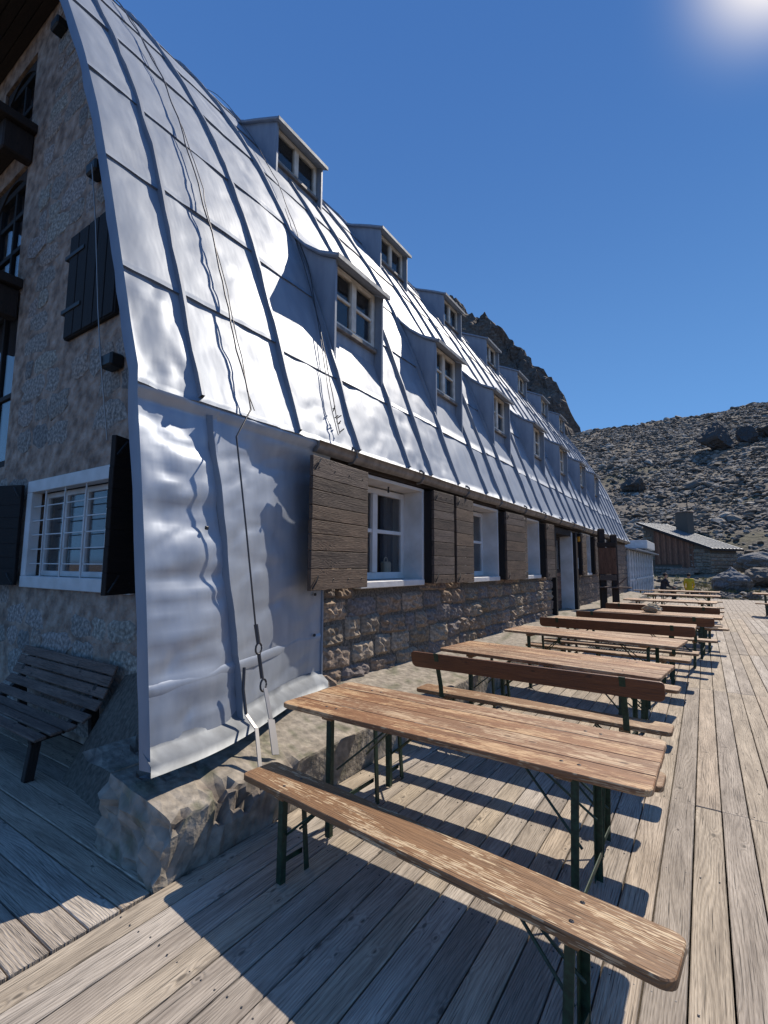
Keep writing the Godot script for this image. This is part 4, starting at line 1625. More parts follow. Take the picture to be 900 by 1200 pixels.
var bolt_shape: ArrayMesh
func bolt_mesh() -> ArrayMesh:
	if bolt_shape == null:
		var st := begin(true)
		var rows := []
		for i in 4:
			var a := PI / 2 * i / 3.0
			var row := []
			for j in 9:
				row.append(Vector3(cos(TAU * j / 8) * sin(a) * 0.010, cos(a) * 0.003, sin(TAU * j / 8) * sin(a) * 0.010))
			rows.append(row)
		sheet(st, rows, Vector3.UP)
		bolt_shape = done(st)
	return bolt_shape

func build_tables_and_benches() -> void:
	# [left x, z at left end, right x, z at right end]
	var tabs := [
		[-2.40, -2.74, -0.222, -2.695, "worn folding table nearest the camera, varnish flaking from its top"],
		[-2.52, -5.25, -0.275, -5.0, "folding table just behind the first backed bench"],
		[-2.44, -7.17, -0.245, -6.9, "third folding table from the camera, facing the second window"],
		[-2.34, -8.95, -0.15, -8.9, "folding table between two backed benches, in line with the door"],
		[-1.95, -11.15, 0.25, -11.0, "folding table with a canvas bag lying on it"],
		[-2.0, -13.2, 0.18, -13.1, "folding table beyond the thick brown backrest near the signpost"],
		[-1.95, -15.4, 0.23, -15.3, "folding table level with the wooden signpost"],
		[-1.8, -18.75, 0.38, -18.65, "pale folding table just past the wooden signpost"],
		[-1.75, -21.7, 0.43, -21.6, "last folding table of the row, nearest the metal shed"],
		[1.38, -21.6, 3.56, -21.3, "folding table standing apart at the right edge of the terrace"],
	]
	var protos := []
	for i in tabs.size():
		var q: Array = tabs[i]
		var at := Vector3((q[0] + q[2]) / 2, 0, (q[1] + q[3]) / 2)
		var turn := -atan2(q[3] - q[1], q[2] - q[0])
		if i < 3:
			protos.append(make_table(q[4], at, turn, 900 + i))
		else:
			copy_of(protos[i % 3], q[4], at, turn + (PI if i % 2 == 0 else 0.0))
	var plain := [
		[-2.34, -2.12, -0.10, -1.88, "scuffed bare bench in front of the nearest table"],
		[-2.45, -3.36, -0.265, -3.31, "bench mostly hidden behind the nearest table"],
		[-2.46, -5.95, -0.275, -5.79, "bench on the far side of the second table"],
		[-2.40, -7.75, -0.22, -7.62, "bench on the far side of the third table"],
		[-1.85, -11.95, 0.33, -11.8, "bench behind the table that holds the canvas bag"],
		[-1.9, -14.1, 0.28, -14.0, "bench between the two tables nearest the signpost"],
		[-1.8, -16.3, 0.38, -16.2, "bench beside the foot of the signpost"],
		[-1.75, -17.9, 0.42, -17.8, "bench on the near side of the pale table past the signpost"],
		[-1.7, -20.9, 0.45, -20.8, "bench on the near side of the last table in the row"],
		[1.38, -20.8, 3.56, -20.5, "bench at the table standing apart at the terrace edge"],
		[-3.1, -28.1, -0.95, -28.0, "far bench on which the person in dark clothes sits"],
	]
	var pb: Node3D
	for i in plain.size():
		var q: Array = plain[i]
		var at := Vector3((q[0] + q[2]) / 2, 0, (q[1] + q[3]) / 2)
		var turn := -atan2(q[3] - q[1], q[2] - q[0])
		if i < 2:
			pb = make_bench(q[4], at, turn, 930 + i, false)
		else:
			copy_of(pb, q[4], at, turn)
	var backed := [
		[-2.48, -4.40, -0.25, -4.36, "bench with brown backrest just behind the nearest table"],
		[-2.26, -8.35, -0.20, -8.30, "bench with backrest between the third and fourth tables"],
		[-2.05, -9.90, 0.08, -9.85, "bench with backrest directly behind the fourth table"],
		[-1.85, -12.35, 0.14, -12.30, "bench with thick backrest by the signpost posts"],
	]
	for i in backed.size():
		var q: Array = backed[i]
		var at := Vector3((q[0] + q[2]) / 2, 0, (q[1] + q[3]) / 2)
		var turn := -atan2(q[3] - q[1], q[2] - q[0])
		if i == 0:
			pb = make_bench(q[4], at, turn, 960, true)
		else:
			copy_of(pb, q[4], at, turn)

func build_side_bench() -> void:
	var b := thing("slatted_bench", "grey slatted garden bench with curved back against the gable wall", "bench")
	var prof := [Vector2(-2.27, 0.77), Vector2(-2.235, 0.68), Vector2(-2.20, 0.59), Vector2(-2.15, 0.50), Vector2(-2.06, 0.42), Vector2(-1.95, 0.375), Vector2(-1.84, 0.37), Vector2(-1.73, 0.355)]
	for k in range(prof.size()):
		var p: Vector2 = prof[k]
		var nx: Vector2 = prof[mini(k + 1, prof.size() - 1)] - prof[maxi(k - 1, 0)]
		var ang := atan2(nx.y, nx.x)
		var st := begin()
		bevel(st, Transform3D(Basis(Vector3.RIGHT, -ang), Vector3(-5.25, p.y, p.x)), Vector3(1.9, 0.024, 0.085), 0.006, 0, Vector2(0, k * 0.1))
		part("slat", done(st), mat.grey_wood, b)
	for x in [-6.0, -4.5]:
		var st := begin()
		for k in range(prof.size() - 1):
			var p: Vector2 = prof[k]
			var q: Vector2 = prof[k + 1]
			bar(st, Vector3(x, p.y - 0.05, p.x), Vector3(x, q.y - 0.05, q.x), 0.06, 0.06, Vector3.RIGHT, 0.004)
		bar(st, Vector3(x, 0.33, -1.78), Vector3(x, 0.0, -1.74), 0.06, 0.07, Vector3.RIGHT, 0.004)
		bar(st, Vector3(x, 0.45, -2.2), Vector3(x, 0.0, -2.24), 0.06, 0.07, Vector3.RIGHT, 0.004)
		part("side_frame", done(st), mat.dark_wood, b)

func build_signpost() -> void:
	var s := thing("signpost", "brown timber signpost of two posts with board and shelf by the wall", "signpost", Vector3(-2.5, 0.0, -16.7))
	var st := begin()
	bevel(st, Transform3D(Basis(Vector3.UP, 0.3), Vector3(-0.22, 1.45, 0)), Vector3(0.2, 2.9, 0.2), 0.03, 1)
	part("post", done(st), mat.dark_wood, s)
	st = begin()
	bevel(st, Transform3D(Basis(Vector3.UP, 0.2), Vector3(0.14, 1.35, 0.02)), Vector3(0.2, 2.7, 0.2), 0.03, 1)
	part("post", done(st), mat.dark_wood, s)
	part("board", box_mesh(Vector3(-0.3, 1.45, 0.125), Vector3(0.22, 2.28, 0.165), 0.008, 1), mat.red_wood[1], s)
	part("board", box_mesh(Vector3(-0.32, 2.30, 0.125), Vector3(0.24, 2.45, 0.17), 0.008, 0), mat.dark_wood, s)
	part("board", box_mesh(Vector3(-0.28, 1.25, 0.125), Vector3(0.2, 1.43, 0.165), 0.008, 0), mat.shutter[0], s)
	part("shelf", box_mesh(Vector3(-0.3, 1.02, 0.11), Vector3(0.62, 1.06, 0.30), 0.006, 0), mat.grey_wood, s)
	st = begin()
	bar(st, Vector3(0.2, 1.07, 0.2), Vector3(0.5, 1.36, 0.2), 0.035, 0.02, Vector3.UP)
	part("peg", done(st), mat.grey_wood, s)
	part("foot", box_mesh(Vector3(-0.42, 0.0, -0.16), Vector3(0.34, 0.16, 0.2), 0.03), mat.dark_wood, s)

# ------------------------------------------------------------------ cables over the roof
func build_cables() -> void:
	var c := thing("guy_cable", "dark stay cable running down the roof to a turnbuckle and strap", "cable")
	var pts := []
	for i in 60:
		var y := lerpf(11.6, 2.96, i / 59.0)
		pts.append(roof_point(y, -2.63 - maxf(0.0, y - 6.0) * 0.03 + n3(Vector3(y * 1.2, 0, 0)) * 0.035 + n3(Vector3(y * 4.0, 2, 0)) * 0.012, 0.085 + n3(Vector3(y * 2, 3, 0)) * 0.02))
	pts.append(Vector3(-3.02, 2.7, -2.42))
	pts.append(Vector3(-2.93, 2.0, -2.47))
	pts.append(Vector3(-2.88, 1.22, -2.56))
	var st := begin(true)
	tube(st, pts, 0.0075, 6)
	part("wire", done(st), mat.wire, c)
	# second strand laid loosely beside the first
	var pt2 := []
	for i in 50:
		var y := lerpf(11.6, 2.97, i / 49.0)
		pt2.append(roof_point(y, -2.66 - maxf(0.0, y - 6.0) * 0.03 + n3(Vector3(y * 1.5, 7, 0)) * 0.05, 0.08))
	st = begin(true)
	tube(st, pt2, 0.005, 5)
	part("wire", done(st), mat.wire, c)
	st = begin(true)
	tube(st, [Vector3(-2.88, 1.24, -2.56), Vector3(-2.86, 1.10, -2.575)], 0.017, 6)
	tube(st, [Vector3(-2.858, 1.02, -2.58), Vector3(-2.835, 0.84, -2.60)], 0.015, 6)
	part("turnbuckle", done(st), mat.wire, c)
	var ring := []
	for k in 13:
		ring.append(Vector3(-2.86, 1.06 + 0.042 * cos(k * TAU / 12), -2.578 + 0.03 * sin(k * TAU / 12)))
	st = begin(true)
	tube(st, ring, 0.008, 5)
	ring = []
	for k in 13:
		ring.append(Vector3(-2.825, 0.79 + 0.045 * cos(k * TAU / 12), -2.605 + 0.03 * sin(k * TAU / 12)))
	tube(st, ring, 0.008, 5)
	part("shackle", done(st), mat.wire, c)
	st = begin()
	bar(st, Vector3(-2.81, 0.77, -2.61), Vector3(-2.71, 0.56, -2.585), 0.035, 0.008, Vector3(0, 0, 1), 0.001)
	bar(st, Vector3(-2.71, 0.565, -2.585), Vector3(-2.585, 0.365, -2.52), 0.06, 0.008, Vector3(0, 0, 1), 0.001)
	part("strap", done(st), mat.steel, c)
	var s2 := thing("tie_rod", "thin bent steel tie rod fixed to the plinth beside the strap", "rod")
	st = begin(true)
	tube(st, [Vector3(-2.83, 0.95, -2.42), Vector3(-2.82, 0.8, -2.41), Vector3(-2.77, 0.64, -2.40)], 0.012, 6)
	part("rod", done(st), mat.wire, s2)
	st = begin()
	bar(st, Vector3(-2.77, 0.64, -2.40), Vector3(-2.68, 0.55, -2.42), 0.028, 0.008, Vector3(0, 0, 1), 0.001)
	bar(st, Vector3(-2.68, 0.555, -2.42), Vector3(-2.53, 0.345, -2.33), 0.03, 0.008, Vector3(0, 0, 1), 0.001)
	part("strap", done(st), mat.steel, s2)
	# second cable, with loose twisted ends above the gutter
	var d := thing("loose_cable", "thin cable on the roof ending in frayed twisted wires above the gutter", "cable")
	pts = []
	for i in 50:
		var f := i / 49.0
		var y := lerpf(11.0, 3.05, f)
		pts.append(roof_point(y, lerpf(-5.0, -3.86, f) + n3(Vector3(y * 1.2, 9, 0)) * 0.05, 0.085))
	st = begin(true)
	tube(st, pts, 0.006, 5)
	var p3 := []
	for i in 24:
		var f := i / 23.0
		var y := lerpf(6.6, 3.05, f)
		p3.append(roof_point(y, lerpf(-4.37, -3.9, f) + sin(f * 9.0) * 0.03 + 0.03, 0.055))
	tube(st, p3, 0.005, 5)
	part("wire", done(st), mat.wire, d)
	st = begin(true)
	for k in 9:
		var y := rng.randf_range(3.05, 3.40)
		var p := roof_point(y, -3.90 + rng.randf_range(-0.03, 0.03), 0.06)
		tube(st, [p, p + Vector3(rng.randf_range(0.0, 0.04), rng.randf_range(0.0, 0.05), rng.randf_range(-0.06, 0.06))], 0.006, 4)
	part("frayed_end", done(st), mat.black_steel, d)

# ------------------------------------------------------------------ small things
func build_small_things() -> void:
	var c := thing("canister", "cream canister with a loop handle behind the first window pane", "canister", Vector3(-3.70, 1.505, -5.60))
	part("body", box_mesh(Vector3(-0.05, 0.0, -0.075), Vector3(0.05, 0.24, 0.075), 0.02), mat.canister, c)
	var ring := []
	for k in 11:
		ring.append(Vector3(0, 0.238 + 0.06 * sin(k * PI / 10), 0.045 * cos(k * PI / 10)))
	var st := begin(true)
	tube(st, ring, 0.009, 6)
	part("handle", done(st), mat.canister, c)
	# bag on a table
	var bag := part("canvas_bag", rock_mesh(77, 3, 0.22), mat.canvas, self, Transform3D(Basis.from_scale(Vector3(0.22, 0.10, 0.14)), Vector3(-0.95, 0.86, -11.1)))
	tag(bag, "crumpled beige canvas bag lying on a folding table", "bag")
	# floor grating between the tables
	var g := thing("floor_grating", "dark steel floor grating lying on the deck before the door", "grating", Vector3(-1.5, 0.0, -11.35))
	part("frame", box_mesh(Vector3(-0.62, 0.003, -0.6), Vector3(0.62, 0.012, 0.6), 0.0), mat.black_steel, g)
	for k in 25:
		part("bar", box_mesh(Vector3(-0.6 + k * 0.0495, 0.0125, -0.58), Vector3(-0.585 + k * 0.0495, 0.03, 0.58), 0.0), mat.wire, g)

# ------------------------------------------------------------------ people
func capsule_d(p: Vector3, a: Vector3, b: Vector3, ra: float, rb: float) -> float:
	var ab := b - a
	var t := clampf((p - a).dot(ab) / maxf(ab.length_squared(), 1e-6), 0.0, 1.0)
	return p.distance_to(a + ab * t) - lerpf(ra, rb, t)

func body_mesh(bones: Array, cell: float) -> ArrayMesh:
	# bones: [a, b, ra, rb, colour]; surface nets over a smooth minimum
	var lo := Vector3.ONE * 1e9
	var hi := -lo
	for b in bones:
		var r := Vector3.ONE * (maxf(b[2], b[3]) + cell * 2.5)
		lo = lo.min(b[0] - r).min(b[1] - r)
		hi = hi.max(b[0] + r).max(b[1] + r)
	var n := Vector3i(((hi - lo) / cell).ceil()) + Vector3i.ONE
	var f := PackedFloat32Array()
	f.resize(n.x * n.y * n.z)
	f.fill(1.0)
	for b in bones:
		var r := maxf(b[2], b[3]) + 0.07
		var l0: Vector3 = (b[0].min(b[1]) - Vector3.ONE * r - lo) / cell
		var h0: Vector3 = (b[0].max(b[1]) + Vector3.ONE * r - lo) / cell
		for k in range(maxi(int(l0.z), 0), mini(int(h0.z) + 2, n.z)):
			for j in range(maxi(int(l0.y), 0), mini(int(h0.y) + 2, n.y)):
				for i in range(maxi(int(l0.x), 0), mini(int(h0.x) + 2, n.x)):
					var id := i + n.x * (j + n.y * k)
					var d := capsule_d(lo + Vector3(i, j, k) * cell, b[0], b[1], b[2], b[3])
					var o := f[id]
					var h := clampf(0.5 + 0.5 * (o - d) / 0.03, 0.0, 1.0)
					f[id] = lerpf(o, d, h) - 0.03 * h * (1.0 - h) if o < 1.0 else d
	var verts := {}
	var st := begin(true)
	var pos := func(i: int, j: int, k: int) -> Vector3:
		var key := Vector3i(i, j, k)
		if verts.has(key):
			return verts[key]
		var s := Vector3.ZERO
		var c := 0
		var cv := []
		for q in 8:
			cv.append(f[(i + (q & 1)) + n.x * ((j + ((q >> 1) & 1)) + n.y * (k + (q >> 2)))])
		for e in [[0, 1], [2, 3], [4, 5], [6, 7], [0, 2], [1, 3], [4, 6], [5, 7], [0, 4], [1, 5], [2, 6], [3, 7]]:
			var va: float = cv[e[0]]
			var vb: float = cv[e[1]]
			if (va < 0.0) != (vb < 0.0):
				var t := va / (va - vb)
				var pa := Vector3(e[0] & 1, (e[0] >> 1) & 1, e[0] >> 2)
				var pb := Vector3(e[1] & 1, (e[1] >> 1) & 1, e[1] >> 2)
				s += pa.lerp(pb, t)
				c += 1
		var p := lo + (Vector3(i, j, k) + (s / maxf(c, 1))) * cell
		verts[key] = p
		return p
	var emit := func(p: Array, flip: bool) -> void:
		for q in ([0, 1, 2, 0, 2, 3] if flip else [0, 2, 1, 0, 3, 2]):
			var v: Vector3 = p[q]
			var best := 1e9
			var col := Color.WHITE
			for b in bones:
				var d := capsule_d(v, b[0], b[1], b[2], b[3])
				if d < best:
					best = d
					col = b[4]
			st.set_color(col)
			st.set_uv(Vector2(v.x, v.y))
			st.add_vertex(v)
	for k in range(1, n.z - 1):
		for j in range(1, n.y - 1):
			for i in range(1, n.x - 1):
				var id := i + n.x * (j + n.y * k)
				var a := f[id] < 0.0
				if a != (f[id + 1] < 0.0):
					emit.call([pos.call(i, j - 1, k - 1), pos.call(i, j, k - 1), pos.call(i, j, k), pos.call(i, j - 1, k)], not a)
				if a != (f[id + n.x] < 0.0):
					emit.call([pos.call(i - 1, j, k - 1), pos.call(i - 1, j, k), pos.call(i, j, k), pos.call(i, j, k - 1)], not a)
				if a != (f[id + n.x * n.y] < 0.0):
					emit.call([pos.call(i - 1, j - 1, k), pos.call(i, j - 1, k), pos.call(i, j, k), pos.call(i - 1, j, k)], not a)
	return done(st)

func standing_bones(top: Color, legs: Color, skin: Color) -> Array:
	# looks along -z, feet at y = 0, a long jacket reaching the thighs
	var bones := []
	var neck := Vector3(0, 1.38, -0.01)
	bones.append([Vector3(-0.05, 0.74, 0), Vector3(0.05, 0.74, 0), 0.15, 0.15, top])
	bones.append([Vector3(0, 0.78, 0), Vector3(0, 1.16, 0), 0.145, 0.15, top])
	bones.append([Vector3(-0.08, 1.22, 0), Vector3(0.08, 1.22, 0), 0.11, 0.11, top])
	bones.append([Vector3(-0.13, 1.31, 0), Vector3(0.13, 1.31, 0), 0.062, 0.062, top])
	bones.append([neck, neck + Vector3(0, 0.06, -0.01), 0.055, 0.052, skin])
	bones.append([neck + Vector3(0, 0.12, -0.03), neck + Vector3(0, 0.19, -0.015), 0.073, 0.09, skin])
	bones.append([neck + Vector3(0, 0.14, -0.105), neck + Vector3(0, 0.16, -0.095), 0.014, 0.012, skin])
	for s in [-1, 1]:
		bones.append([neck + Vector3(s * 0.086, 0.15, -0.01), neck + Vector3(s * 0.088, 0.17, -0.01), 0.014, 0.016, skin])
		var sh := Vector3(s * 0.185, 1.30, 0)
		var el := sh + Vector3(s * 0.05, -0.27, 0.0)
		var wr := el + Vector3(-s * 0.03, -0.20, -0.12)
		bones.append([sh, el, 0.062, 0.05, top])
		bones.append([el, wr, 0.05, 0.036, top])
		bones.append([wr, wr + Vector3(0, -0.08, -0.02), 0.030, 0.034, skin])
		for q in 4:
			var k := wr + Vector3(0, -0.105, -0.05 + q * 0.02)
			bones.append([k, k + Vector3(-s * 0.012, -0.06 + absf(q - 1.2) * 0.008, -0.008), 0.013, 0.011, skin])
		bones.append([wr + Vector3(-s * 0.01, -0.03, -0.035), wr + Vector3(-s * 0.02, -0.085, -0.065), 0.014, 0.012, skin])
		bones.append([Vector3(s * 0.085, 0.70, 0), Vector3(s * 0.10, 0.42, -0.01), 0.085, 0.062, legs])
		bones.append([Vector3(s * 0.10, 0.42, -0.01), Vector3(s * 0.10, 0.08, 0.02), 0.06, 0.042, legs])
		bones.append([Vector3(s * 0.10, 0.045, 0.04), Vector3(s * 0.11, 0.035, -0.14), 0.045, 0.035, Color(0.05, 0.045, 0.04)])
	return bones

func seated_bones(top: Color, legs: Color, skin: Color, lean: float) -> Array:
	# looks along -z, seat surface at y = 0
	var bones := []
	var hipc := Vector3(0, 0.10, 0)
	var chest := Vector3(0, 0.40, -lean * 0.5)
	var neck := Vector3(0, 0.60, -lean)
	bones.append([hipc + Vector3(-0.06, 0, 0), hipc + Vector3(0.06, 0, 0), 0.13, 0.13, legs])
	bones.append([Vector3(0, 0.16, 0), chest, 0.135, 0.15, top])
	bones.append([chest + Vector3(-0.09, 0.08, 0), chest + Vector3(0.09, 0.08, 0), 0.11, 0.11, top])
	bones.append([neck + Vector3(-0.13, -0.06, 0), neck + Vector3(0.13, -0.06, 0), 0.065, 0.065, top])
	bones.append([neck, neck + Vector3(0, 0.07, -0.01), 0.055, 0.052, skin])
	bones.append([neck + Vector3(0, 0.13, -0.035), neck + Vector3(0, 0.20, -0.015), 0.075, 0.092, skin])
	bones.append([neck + Vector3(0, 0.145, -0.11), neck + Vector3(0, 0.165, -0.10), 0.014, 0.012, skin])
	for s in [-1, 1]:
		bones.append([neck + Vector3(s * 0.088, 0.16, -0.01), neck + Vector3(s * 0.09, 0.18, -0.01), 0.014, 0.016, skin])
		var sh := neck + Vector3(s * 0.185, -0.07, 0)
		var el := sh + Vector3(s * 0.06, -0.27, -0.06)
		var wr := el + Vector3(-s * 0.10, -0.06, -0.22)
		bones.append([sh, el, 0.062, 0.05, top])
		bones.append([el, wr, 0.05, 0.036, top])
		bones.append([wr, wr + Vector3(-s * 0.02, -0.015, -0.08), 0.032, 0.034, skin])
		for q in 4:
			var k := wr + Vector3(-s * 0.02 + (q - 1.5) * 0.02, -0.015, -0.105)
			bones.append([k, k + Vector3(0, -0.03, -0.055 + absf(q - 1.2) * 0.008), 0.013, 0.011, skin])
		bones.append([wr + Vector3(-s * 0.035, -0.005, -0.04), wr + Vector3(-s * 0.07, -0.02, -0.085), 0.014, 0.012, skin])
		var hip := Vector3(s * 0.10, 0.08, 0)
		var kn := Vector3(s * 0.14, 0.075, -0.44)
		var an := Vector3(s * 0.13, -0.37, -0.46)
		bones.append([hip, kn, 0.085, 0.065, legs])
		bones.append([kn, an, 0.06, 0.042, legs])
		bones.append([an + Vector3(0, -0.045, 0.03), an + Vector3(0, -0.06, -0.15), 0.045, 0.035, Color(0.05, 0.045, 0.04)])
	return bones

func hair_cap(parent: Node, neck: Vector3, m: Material) -> void:
	var st := begin(true)
	var rows := []
	for i in 7:
		var a := PI * 0.62 * i / 6.0
		var row := []
		for j in 17:
			var b := TAU * j / 16.0
			var r := 0.103 + n3(Vector3(i, j % 16, 3)) * 0.006
			var back := 0.03 if i == 6 and sin(b) > 0.0 else 0.0
			row.append(neck + Vector3(0, 0.20, -0.008) + Vector3(sin(a) * cos(b) * 0.95, cos(a) * (0.85 if i == 6 and sin(b) < -0.3 else 1.0), sin(a) * sin(b)) * r - Vector3(0, back, 0))
		rows.append(row)
	sheet(st, rows, Vector3.UP)
	part("hair", done(st), m, parent)

func build_people() -> void:
	var skin := Color(0.45, 0.28, 0.20)
	var a := thing("person", "person in a long yellow jacket standing with back to the terrace", "person", Vector3(-0.78, ground_y(-0.78, -33.0) + 0.004, -33.0), 0.1)
	part("body", body_mesh(standing_bones(Color(0.62, 0.42, 0.02), Color(0.03, 0.03, 0.035), skin), 0.022), mat.person, a)
	hair_cap(a, Vector3(0, 1.37, -0.01), mat.hair)
	var b := thing("person", "person in dark clothes sitting sideways near the metal shed", "person", Vector3(-1.78, 0.48, -28.05), -1.2)
	part("body", body_mesh(seated_bones(Color(0.025, 0.027, 0.035), Color(0.03, 0.03, 0.03), skin, 0.12), 0.022), mat.person, b)
	hair_cap(b, Vector3(0, 0.60, -0.12), mat.hair)

# ------------------------------------------------------------------ rocks, scree and grass
func rock_mesh(s: int, level: int, rough: float) -> ArrayMesh:
	var r := RandomNumberGenerator.new()
	r.seed = s * 31 + 7
	var g := (1.0 + sqrt(5.0)) / 2.0
	var v := []
	for p in [[-1, g, 0], [1, g, 0], [-1, -g, 0], [1, -g, 0], [0, -1, g], [0, 1, g], [0, -1, -g], [0, 1, -g], [g, 0, -1], [g, 0, 1], [-g, 0, -1], [-g, 0, 1]]:
		v.append(Vector3(p[0], p[1], p[2]).normalized())
	var fcs := [[0, 11, 5], [0, 5, 1], [0, 1, 7], [0, 7, 10], [0, 10, 11], [1, 5, 9], [5, 11, 4], [11, 10, 2], [10, 7, 6], [7, 1, 8], [3, 9, 4], [3, 4, 2], [3, 2, 6], [3, 6, 8], [3, 8, 9], [4, 9, 5], [2, 4, 11], [6, 2, 10], [8, 6, 7], [9, 8, 1]]
	var tris := []
	for q in fcs:
		tris.append([v[q[0]], v[q[1]], v[q[2]]])
	for l in level:
		var nx := []
		for t in tris:
			var ab: Vector3 = ((t[0] + t[1]) / 2).normalized()
			var bc: Vector3 = ((t[1] + t[2]) / 2).normalized()
			var ca: Vector3 = ((t[2] + t[0]) / 2).normalized()
			nx.append_array([[t[0], ab, ca], [ab, t[1], bc], [ca, bc, t[2]], [ab, bc, ca]])
		tris = nx
	# cut by random planes so that the block has flats and edges
	var cuts := []
	for k in 9:
		var n := Vector3(r.randf_range(-1, 1), r.randf_range(-1, 1), r.randf_range(-1, 1)).normalized()
		cuts.append([n, r.randf_range(0.45, 0.85)])
	var st := begin(false)
	for t in tris:
		var q := []
		for p in t:
			var w: Vector3 = p
			for c in cuts:
				var d: float = w.dot(c[0])
				if d > c[1]:
					w -= c[0] * (d - c[1])
			w += p * n3(p * 1.8 + Vector3(s, 0, 0)) * rough + p * n3(p * 5.0 + Vector3(s, 4, 0)) * rough * 0.5
			q.append(w)
		face(st, q, (q[0] + q[1] + q[2]))
	return done(st)

func tinted(m: ArrayMesh, c: Color) -> ArrayMesh:
	var a := m.surface_get_arrays(0)
	var cols := PackedColorArray()
	cols.resize(a[Mesh.ARRAY_VERTEX].size())
	cols.fill(c)
	a[Mesh.ARRAY_COLOR] = cols
	var o := ArrayMesh.new()
	o.add_surface_from_arrays(Mesh.PRIMITIVE_TRIANGLES, a)
	return o

func boulder(label: String, at: Vector3, size: Vector3, turn: float, s: int, c: Color, sink := 0.25) -> void:
	var o := part("boulder", tinted(rock_mesh(s, 3, 0.16), c), mat.rock, self, Transform3D(Basis(Vector3.UP, turn) * Basis.from_scale(size * 0.5), Vector3(at.x, ground_y(at.x, at.z) + size.y * (0.5 - sink), at.z)))
	tag(o, label, "boulder", "boulders below the scree")

func scatter(called: String, label: String, category: String, spots: Array, meshes_seed: int, rough: float, m: Material) -> void:
	# spots: [Transform3D, Color]
	for k in 3:
		var mine := []
		for i in spots.size():
			if i % 3 == k:
				mine.append(spots[i])
		var mm := MultiMesh.new()
		mm.transform_format = MultiMesh.TRANSFORM_3D
		mm.use_colors = true
		mm.mesh = tinted(rock_mesh(meshes_seed + k, 1, rough), Color.WHITE)
		mm.instance_count = mine.size()
		for i in mine.size():
			mm.set_instance_transform(i, mine[i][0])
			mm.set_instance_color(i, mine[i][1])
		var o := MultiMeshInstance3D.new()
		o.name = numbered(called)
		o.multimesh = mm
		o.material_override = m
		add_child(o)
		o.set_meta("kind", "stuff")
		tag(o, label, category, called)

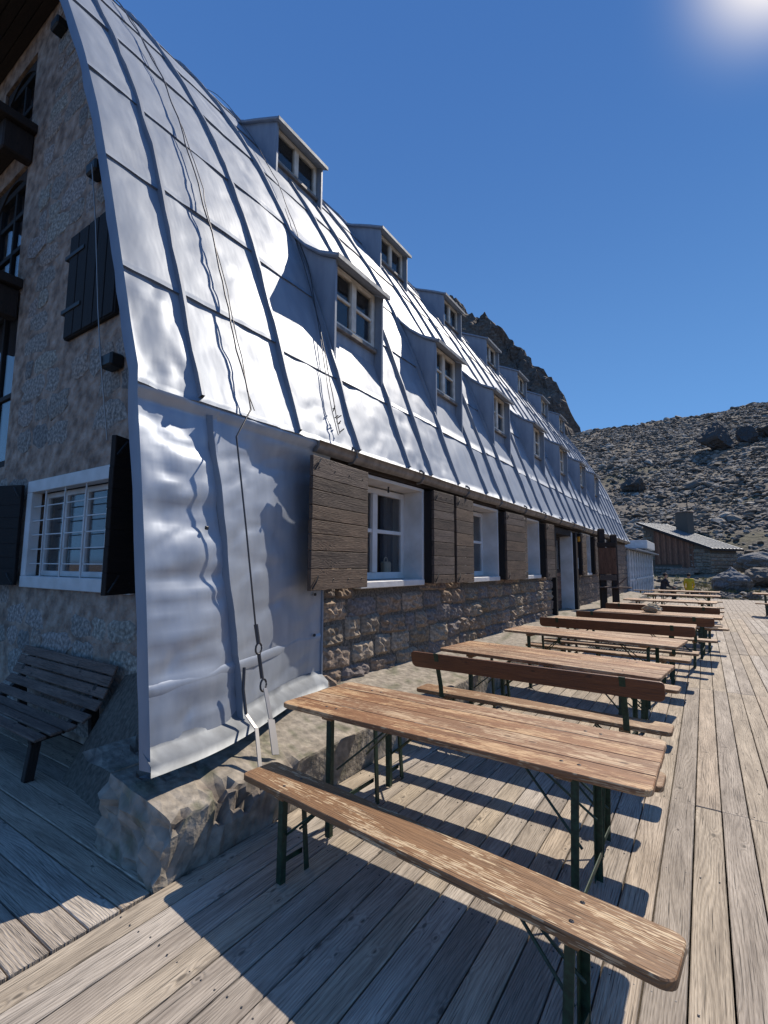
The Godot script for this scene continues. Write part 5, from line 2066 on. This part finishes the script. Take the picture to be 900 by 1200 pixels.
func build_rocks() -> void:
	rng.seed = 5150
	var spots := []
	# the scree: blocks get larger with distance so that they read as single stones
	for i in 60000:
		var f := rng.randf()
		var d := 62.0 + 165.0 * pow(f, 0.8)
		var x := d * rng.randf_range(-0.36, 0.20)
		if x > 0.21 * d:
			continue
		var patch := fbm.get_noise_2d(x * 0.045, d * 0.045)
		if patch > 0.22 and rng.randf() < 0.75:
			continue
		var size := (0.2 + 0.55 * pow(rng.randf(), 2.2)) * (0.62 + d / 260.0) * (1.0 + maxf(0.0, -patch) * 1.2)
		if rng.randf() < 0.035:
			size *= rng.randf_range(1.4, 2.1)
		var p := Vector3(x, ground_y(x, -d) + size * 0.10, -d)
		var b := Basis(Vector3(1, 0, 0), rng.randf_range(-0.5, 0.55)) * Basis(Vector3(0, 0, 1), rng.randf_range(-0.5, 0.5)) * Basis(Vector3.UP, rng.randf() * TAU) * Basis.from_scale(Vector3(size * rng.randf_range(0.6, 1.1), size * rng.randf_range(0.25, 0.5), size * rng.randf_range(0.5, 0.9)))
		var t := rng.randf()
		var c := Color(0.24, 0.20, 0.16).lerp(Color(0.64, 0.58, 0.49), t * t)
		spots.append([Transform3D(b, p), c])
	scatter("scree", "grey broken stones covering the slope behind the hut", "scree", spots, 200, 0.16, mat.rock)
	spots = []
	for i in 900:
		var d := rng.randf_range(31.5, 66.0)
		var x := d * rng.randf_range(-0.16, 0.24)
		if d < 34.0 and x < 0.6:
			continue
		if d > 51.0 and d < 63.0 and x > -5.6 and x < 3.4:
			continue
		var size := rng.randf_range(0.1, 0.5) * (1.0 + maxf(0.0, d - 48.0) / 22.0)
		var p := Vector3(x, ground_y(x, -d) + size * 0.1, -d)
		var b := Basis(Vector3(rng.randf_range(-0.4, 0.4), 1, rng.randf_range(-0.4, 0.4)).normalized(), rng.randf() * TAU) * Basis.from_scale(Vector3(size * rng.randf_range(0.5, 1), size * rng.randf_range(0.3, 0.6), size * rng.randf_range(0.5, 0.9)))
		spots.append([Transform3D(b, p), Color(0.20, 0.18, 0.16).lerp(Color(0.46, 0.43, 0.38), rng.randf())])
	scatter("rubble", "pale stones strewn between the terrace and the hut", "rubble", spots, 220, 0.16, mat.rock)
	boulder("flat-topped dark boulder high on the scree above the hut roof", Vector3(3.4, 0, -129), Vector3(8.5, 7.5, 7), 0.3, 300, Color(0.15, 0.14, 0.13), 0.1)
	boulder("blocky dark boulder close beside the flat-topped one", Vector3(9.5, 0, -133), Vector3(4.5, 5.5, 4.5), 1.1, 301, Color(0.13, 0.12, 0.11), 0.2)
	boulder("rounded grey boulder on the scree between refuge and chimney", Vector3(-10.2, 0, -101), Vector3(5, 4.2, 4.5), 2.0, 302, Color(0.15, 0.145, 0.13), 0.2)
	boulder("dark angular boulder at the right edge high on the scree", Vector3(14.5, 0, -139), Vector3(6.5, 5, 5), 0.9, 303, Color(0.14, 0.13, 0.125), 0.2)
	boulder("smooth pale grey boulder standing beside the end of the terrace", Vector3(1.75, 0, -43.5), Vector3(3.0, 2.3, 2.4), 0.5, 304, Color(0.33, 0.33, 0.34), 0.2)
	boulder("broad pale slab of rock right of the hut wall", Vector3(4.6, 0, -52), Vector3(5.0, 2.3, 3.0), 0.2, 305, Color(0.34, 0.33, 0.32), 0.15)
	boulder("lumpy brown rock behind the pale grey boulder", Vector3(3.6, 0, -46.5), Vector3(3.2, 1.8, 2.4), 1.7, 306, Color(0.27, 0.23, 0.19), 0.2)
	boulder("small dark rock at the base of the hut's stone corner", Vector3(3.6, 0, -56), Vector3(2.2, 1.6, 1.8), 0.7, 307, Color(0.13, 0.125, 0.12), 0.2)
	boulder("small brown rock at the edge of the terrace boards", Vector3(2.3, 0, -36.0), Vector3(1.1, 0.8, 0.9), 2.2, 308, Color(0.28, 0.24, 0.20), 0.2)
	boulder("low grey rock near the person in yellow", Vector3(0.9, 0, -38.5), Vector3(1.4, 0.7, 1.0), 0.4, 309, Color(0.24, 0.22, 0.20), 0.2)
	boulder("weathered slab far right beside the separate table", Vector3(5.2, 0, -40), Vector3(2.6, 1.5, 2.0), 1.4, 310, Color(0.30, 0.27, 0.24), 0.2)
	# dry grass and low shrubs between the stones
	var mm := MultiMesh.new()
	mm.transform_format = MultiMesh.TRANSFORM_3D
	mm.use_colors = true
	var st := begin(false)
	for k in 16:
		var a := k * 2.4
		var base := Vector3(cos(a), 0, sin(a)) * 0.12 * (k % 4)
		var tip := base + Vector3(cos(a) * 0.22, 0.35 + 0.1 * (k % 3), sin(a) * 0.22)
		var sd := Vector3(-sin(a), 0, cos(a)) * 0.03
		face(st, [base - sd, base + sd, tip], Vector3(cos(a), 0.3, sin(a)))
	mm.mesh = tinted(done(st), Color.WHITE)
	var gs := []
	for i in 1500:
		var d := rng.randf_range(31.5, 64.0)
		var x := d * rng.randf_range(-0.15, 0.24)
		if fbm.get_noise_2d(x * 0.14, d * 0.14) < 0.0 or (d < 34.0 and x < 1.0):
			continue
		if d > 51.0 and d < 63.0 and x > -5.6 and x < 3.4:
			continue
		gs.append(Vector3(x, ground_y(x, -d), -d))
	mm.instance_count = gs.size()
	for i in gs.size():
		mm.set_instance_transform(i, Transform3D(Basis(Vector3.UP, rng.randf() * TAU) * Basis.from_scale(Vector3.ONE * rng.randf_range(0.35, 0.8)), gs[i]))
		mm.set_instance_color(i, Color(0.13, 0.14, 0.045).lerp(Color(0.34, 0.28, 0.12), rng.randf()))
	var o := MultiMeshInstance3D.new()
	o.name = "grass"
	o.multimesh = mm
	o.material_override = mat.leaf
	add_child(o)
	o.set_meta("kind", "stuff")
	tag(o, "dry grass tufts among the stones past the terrace", "grass")
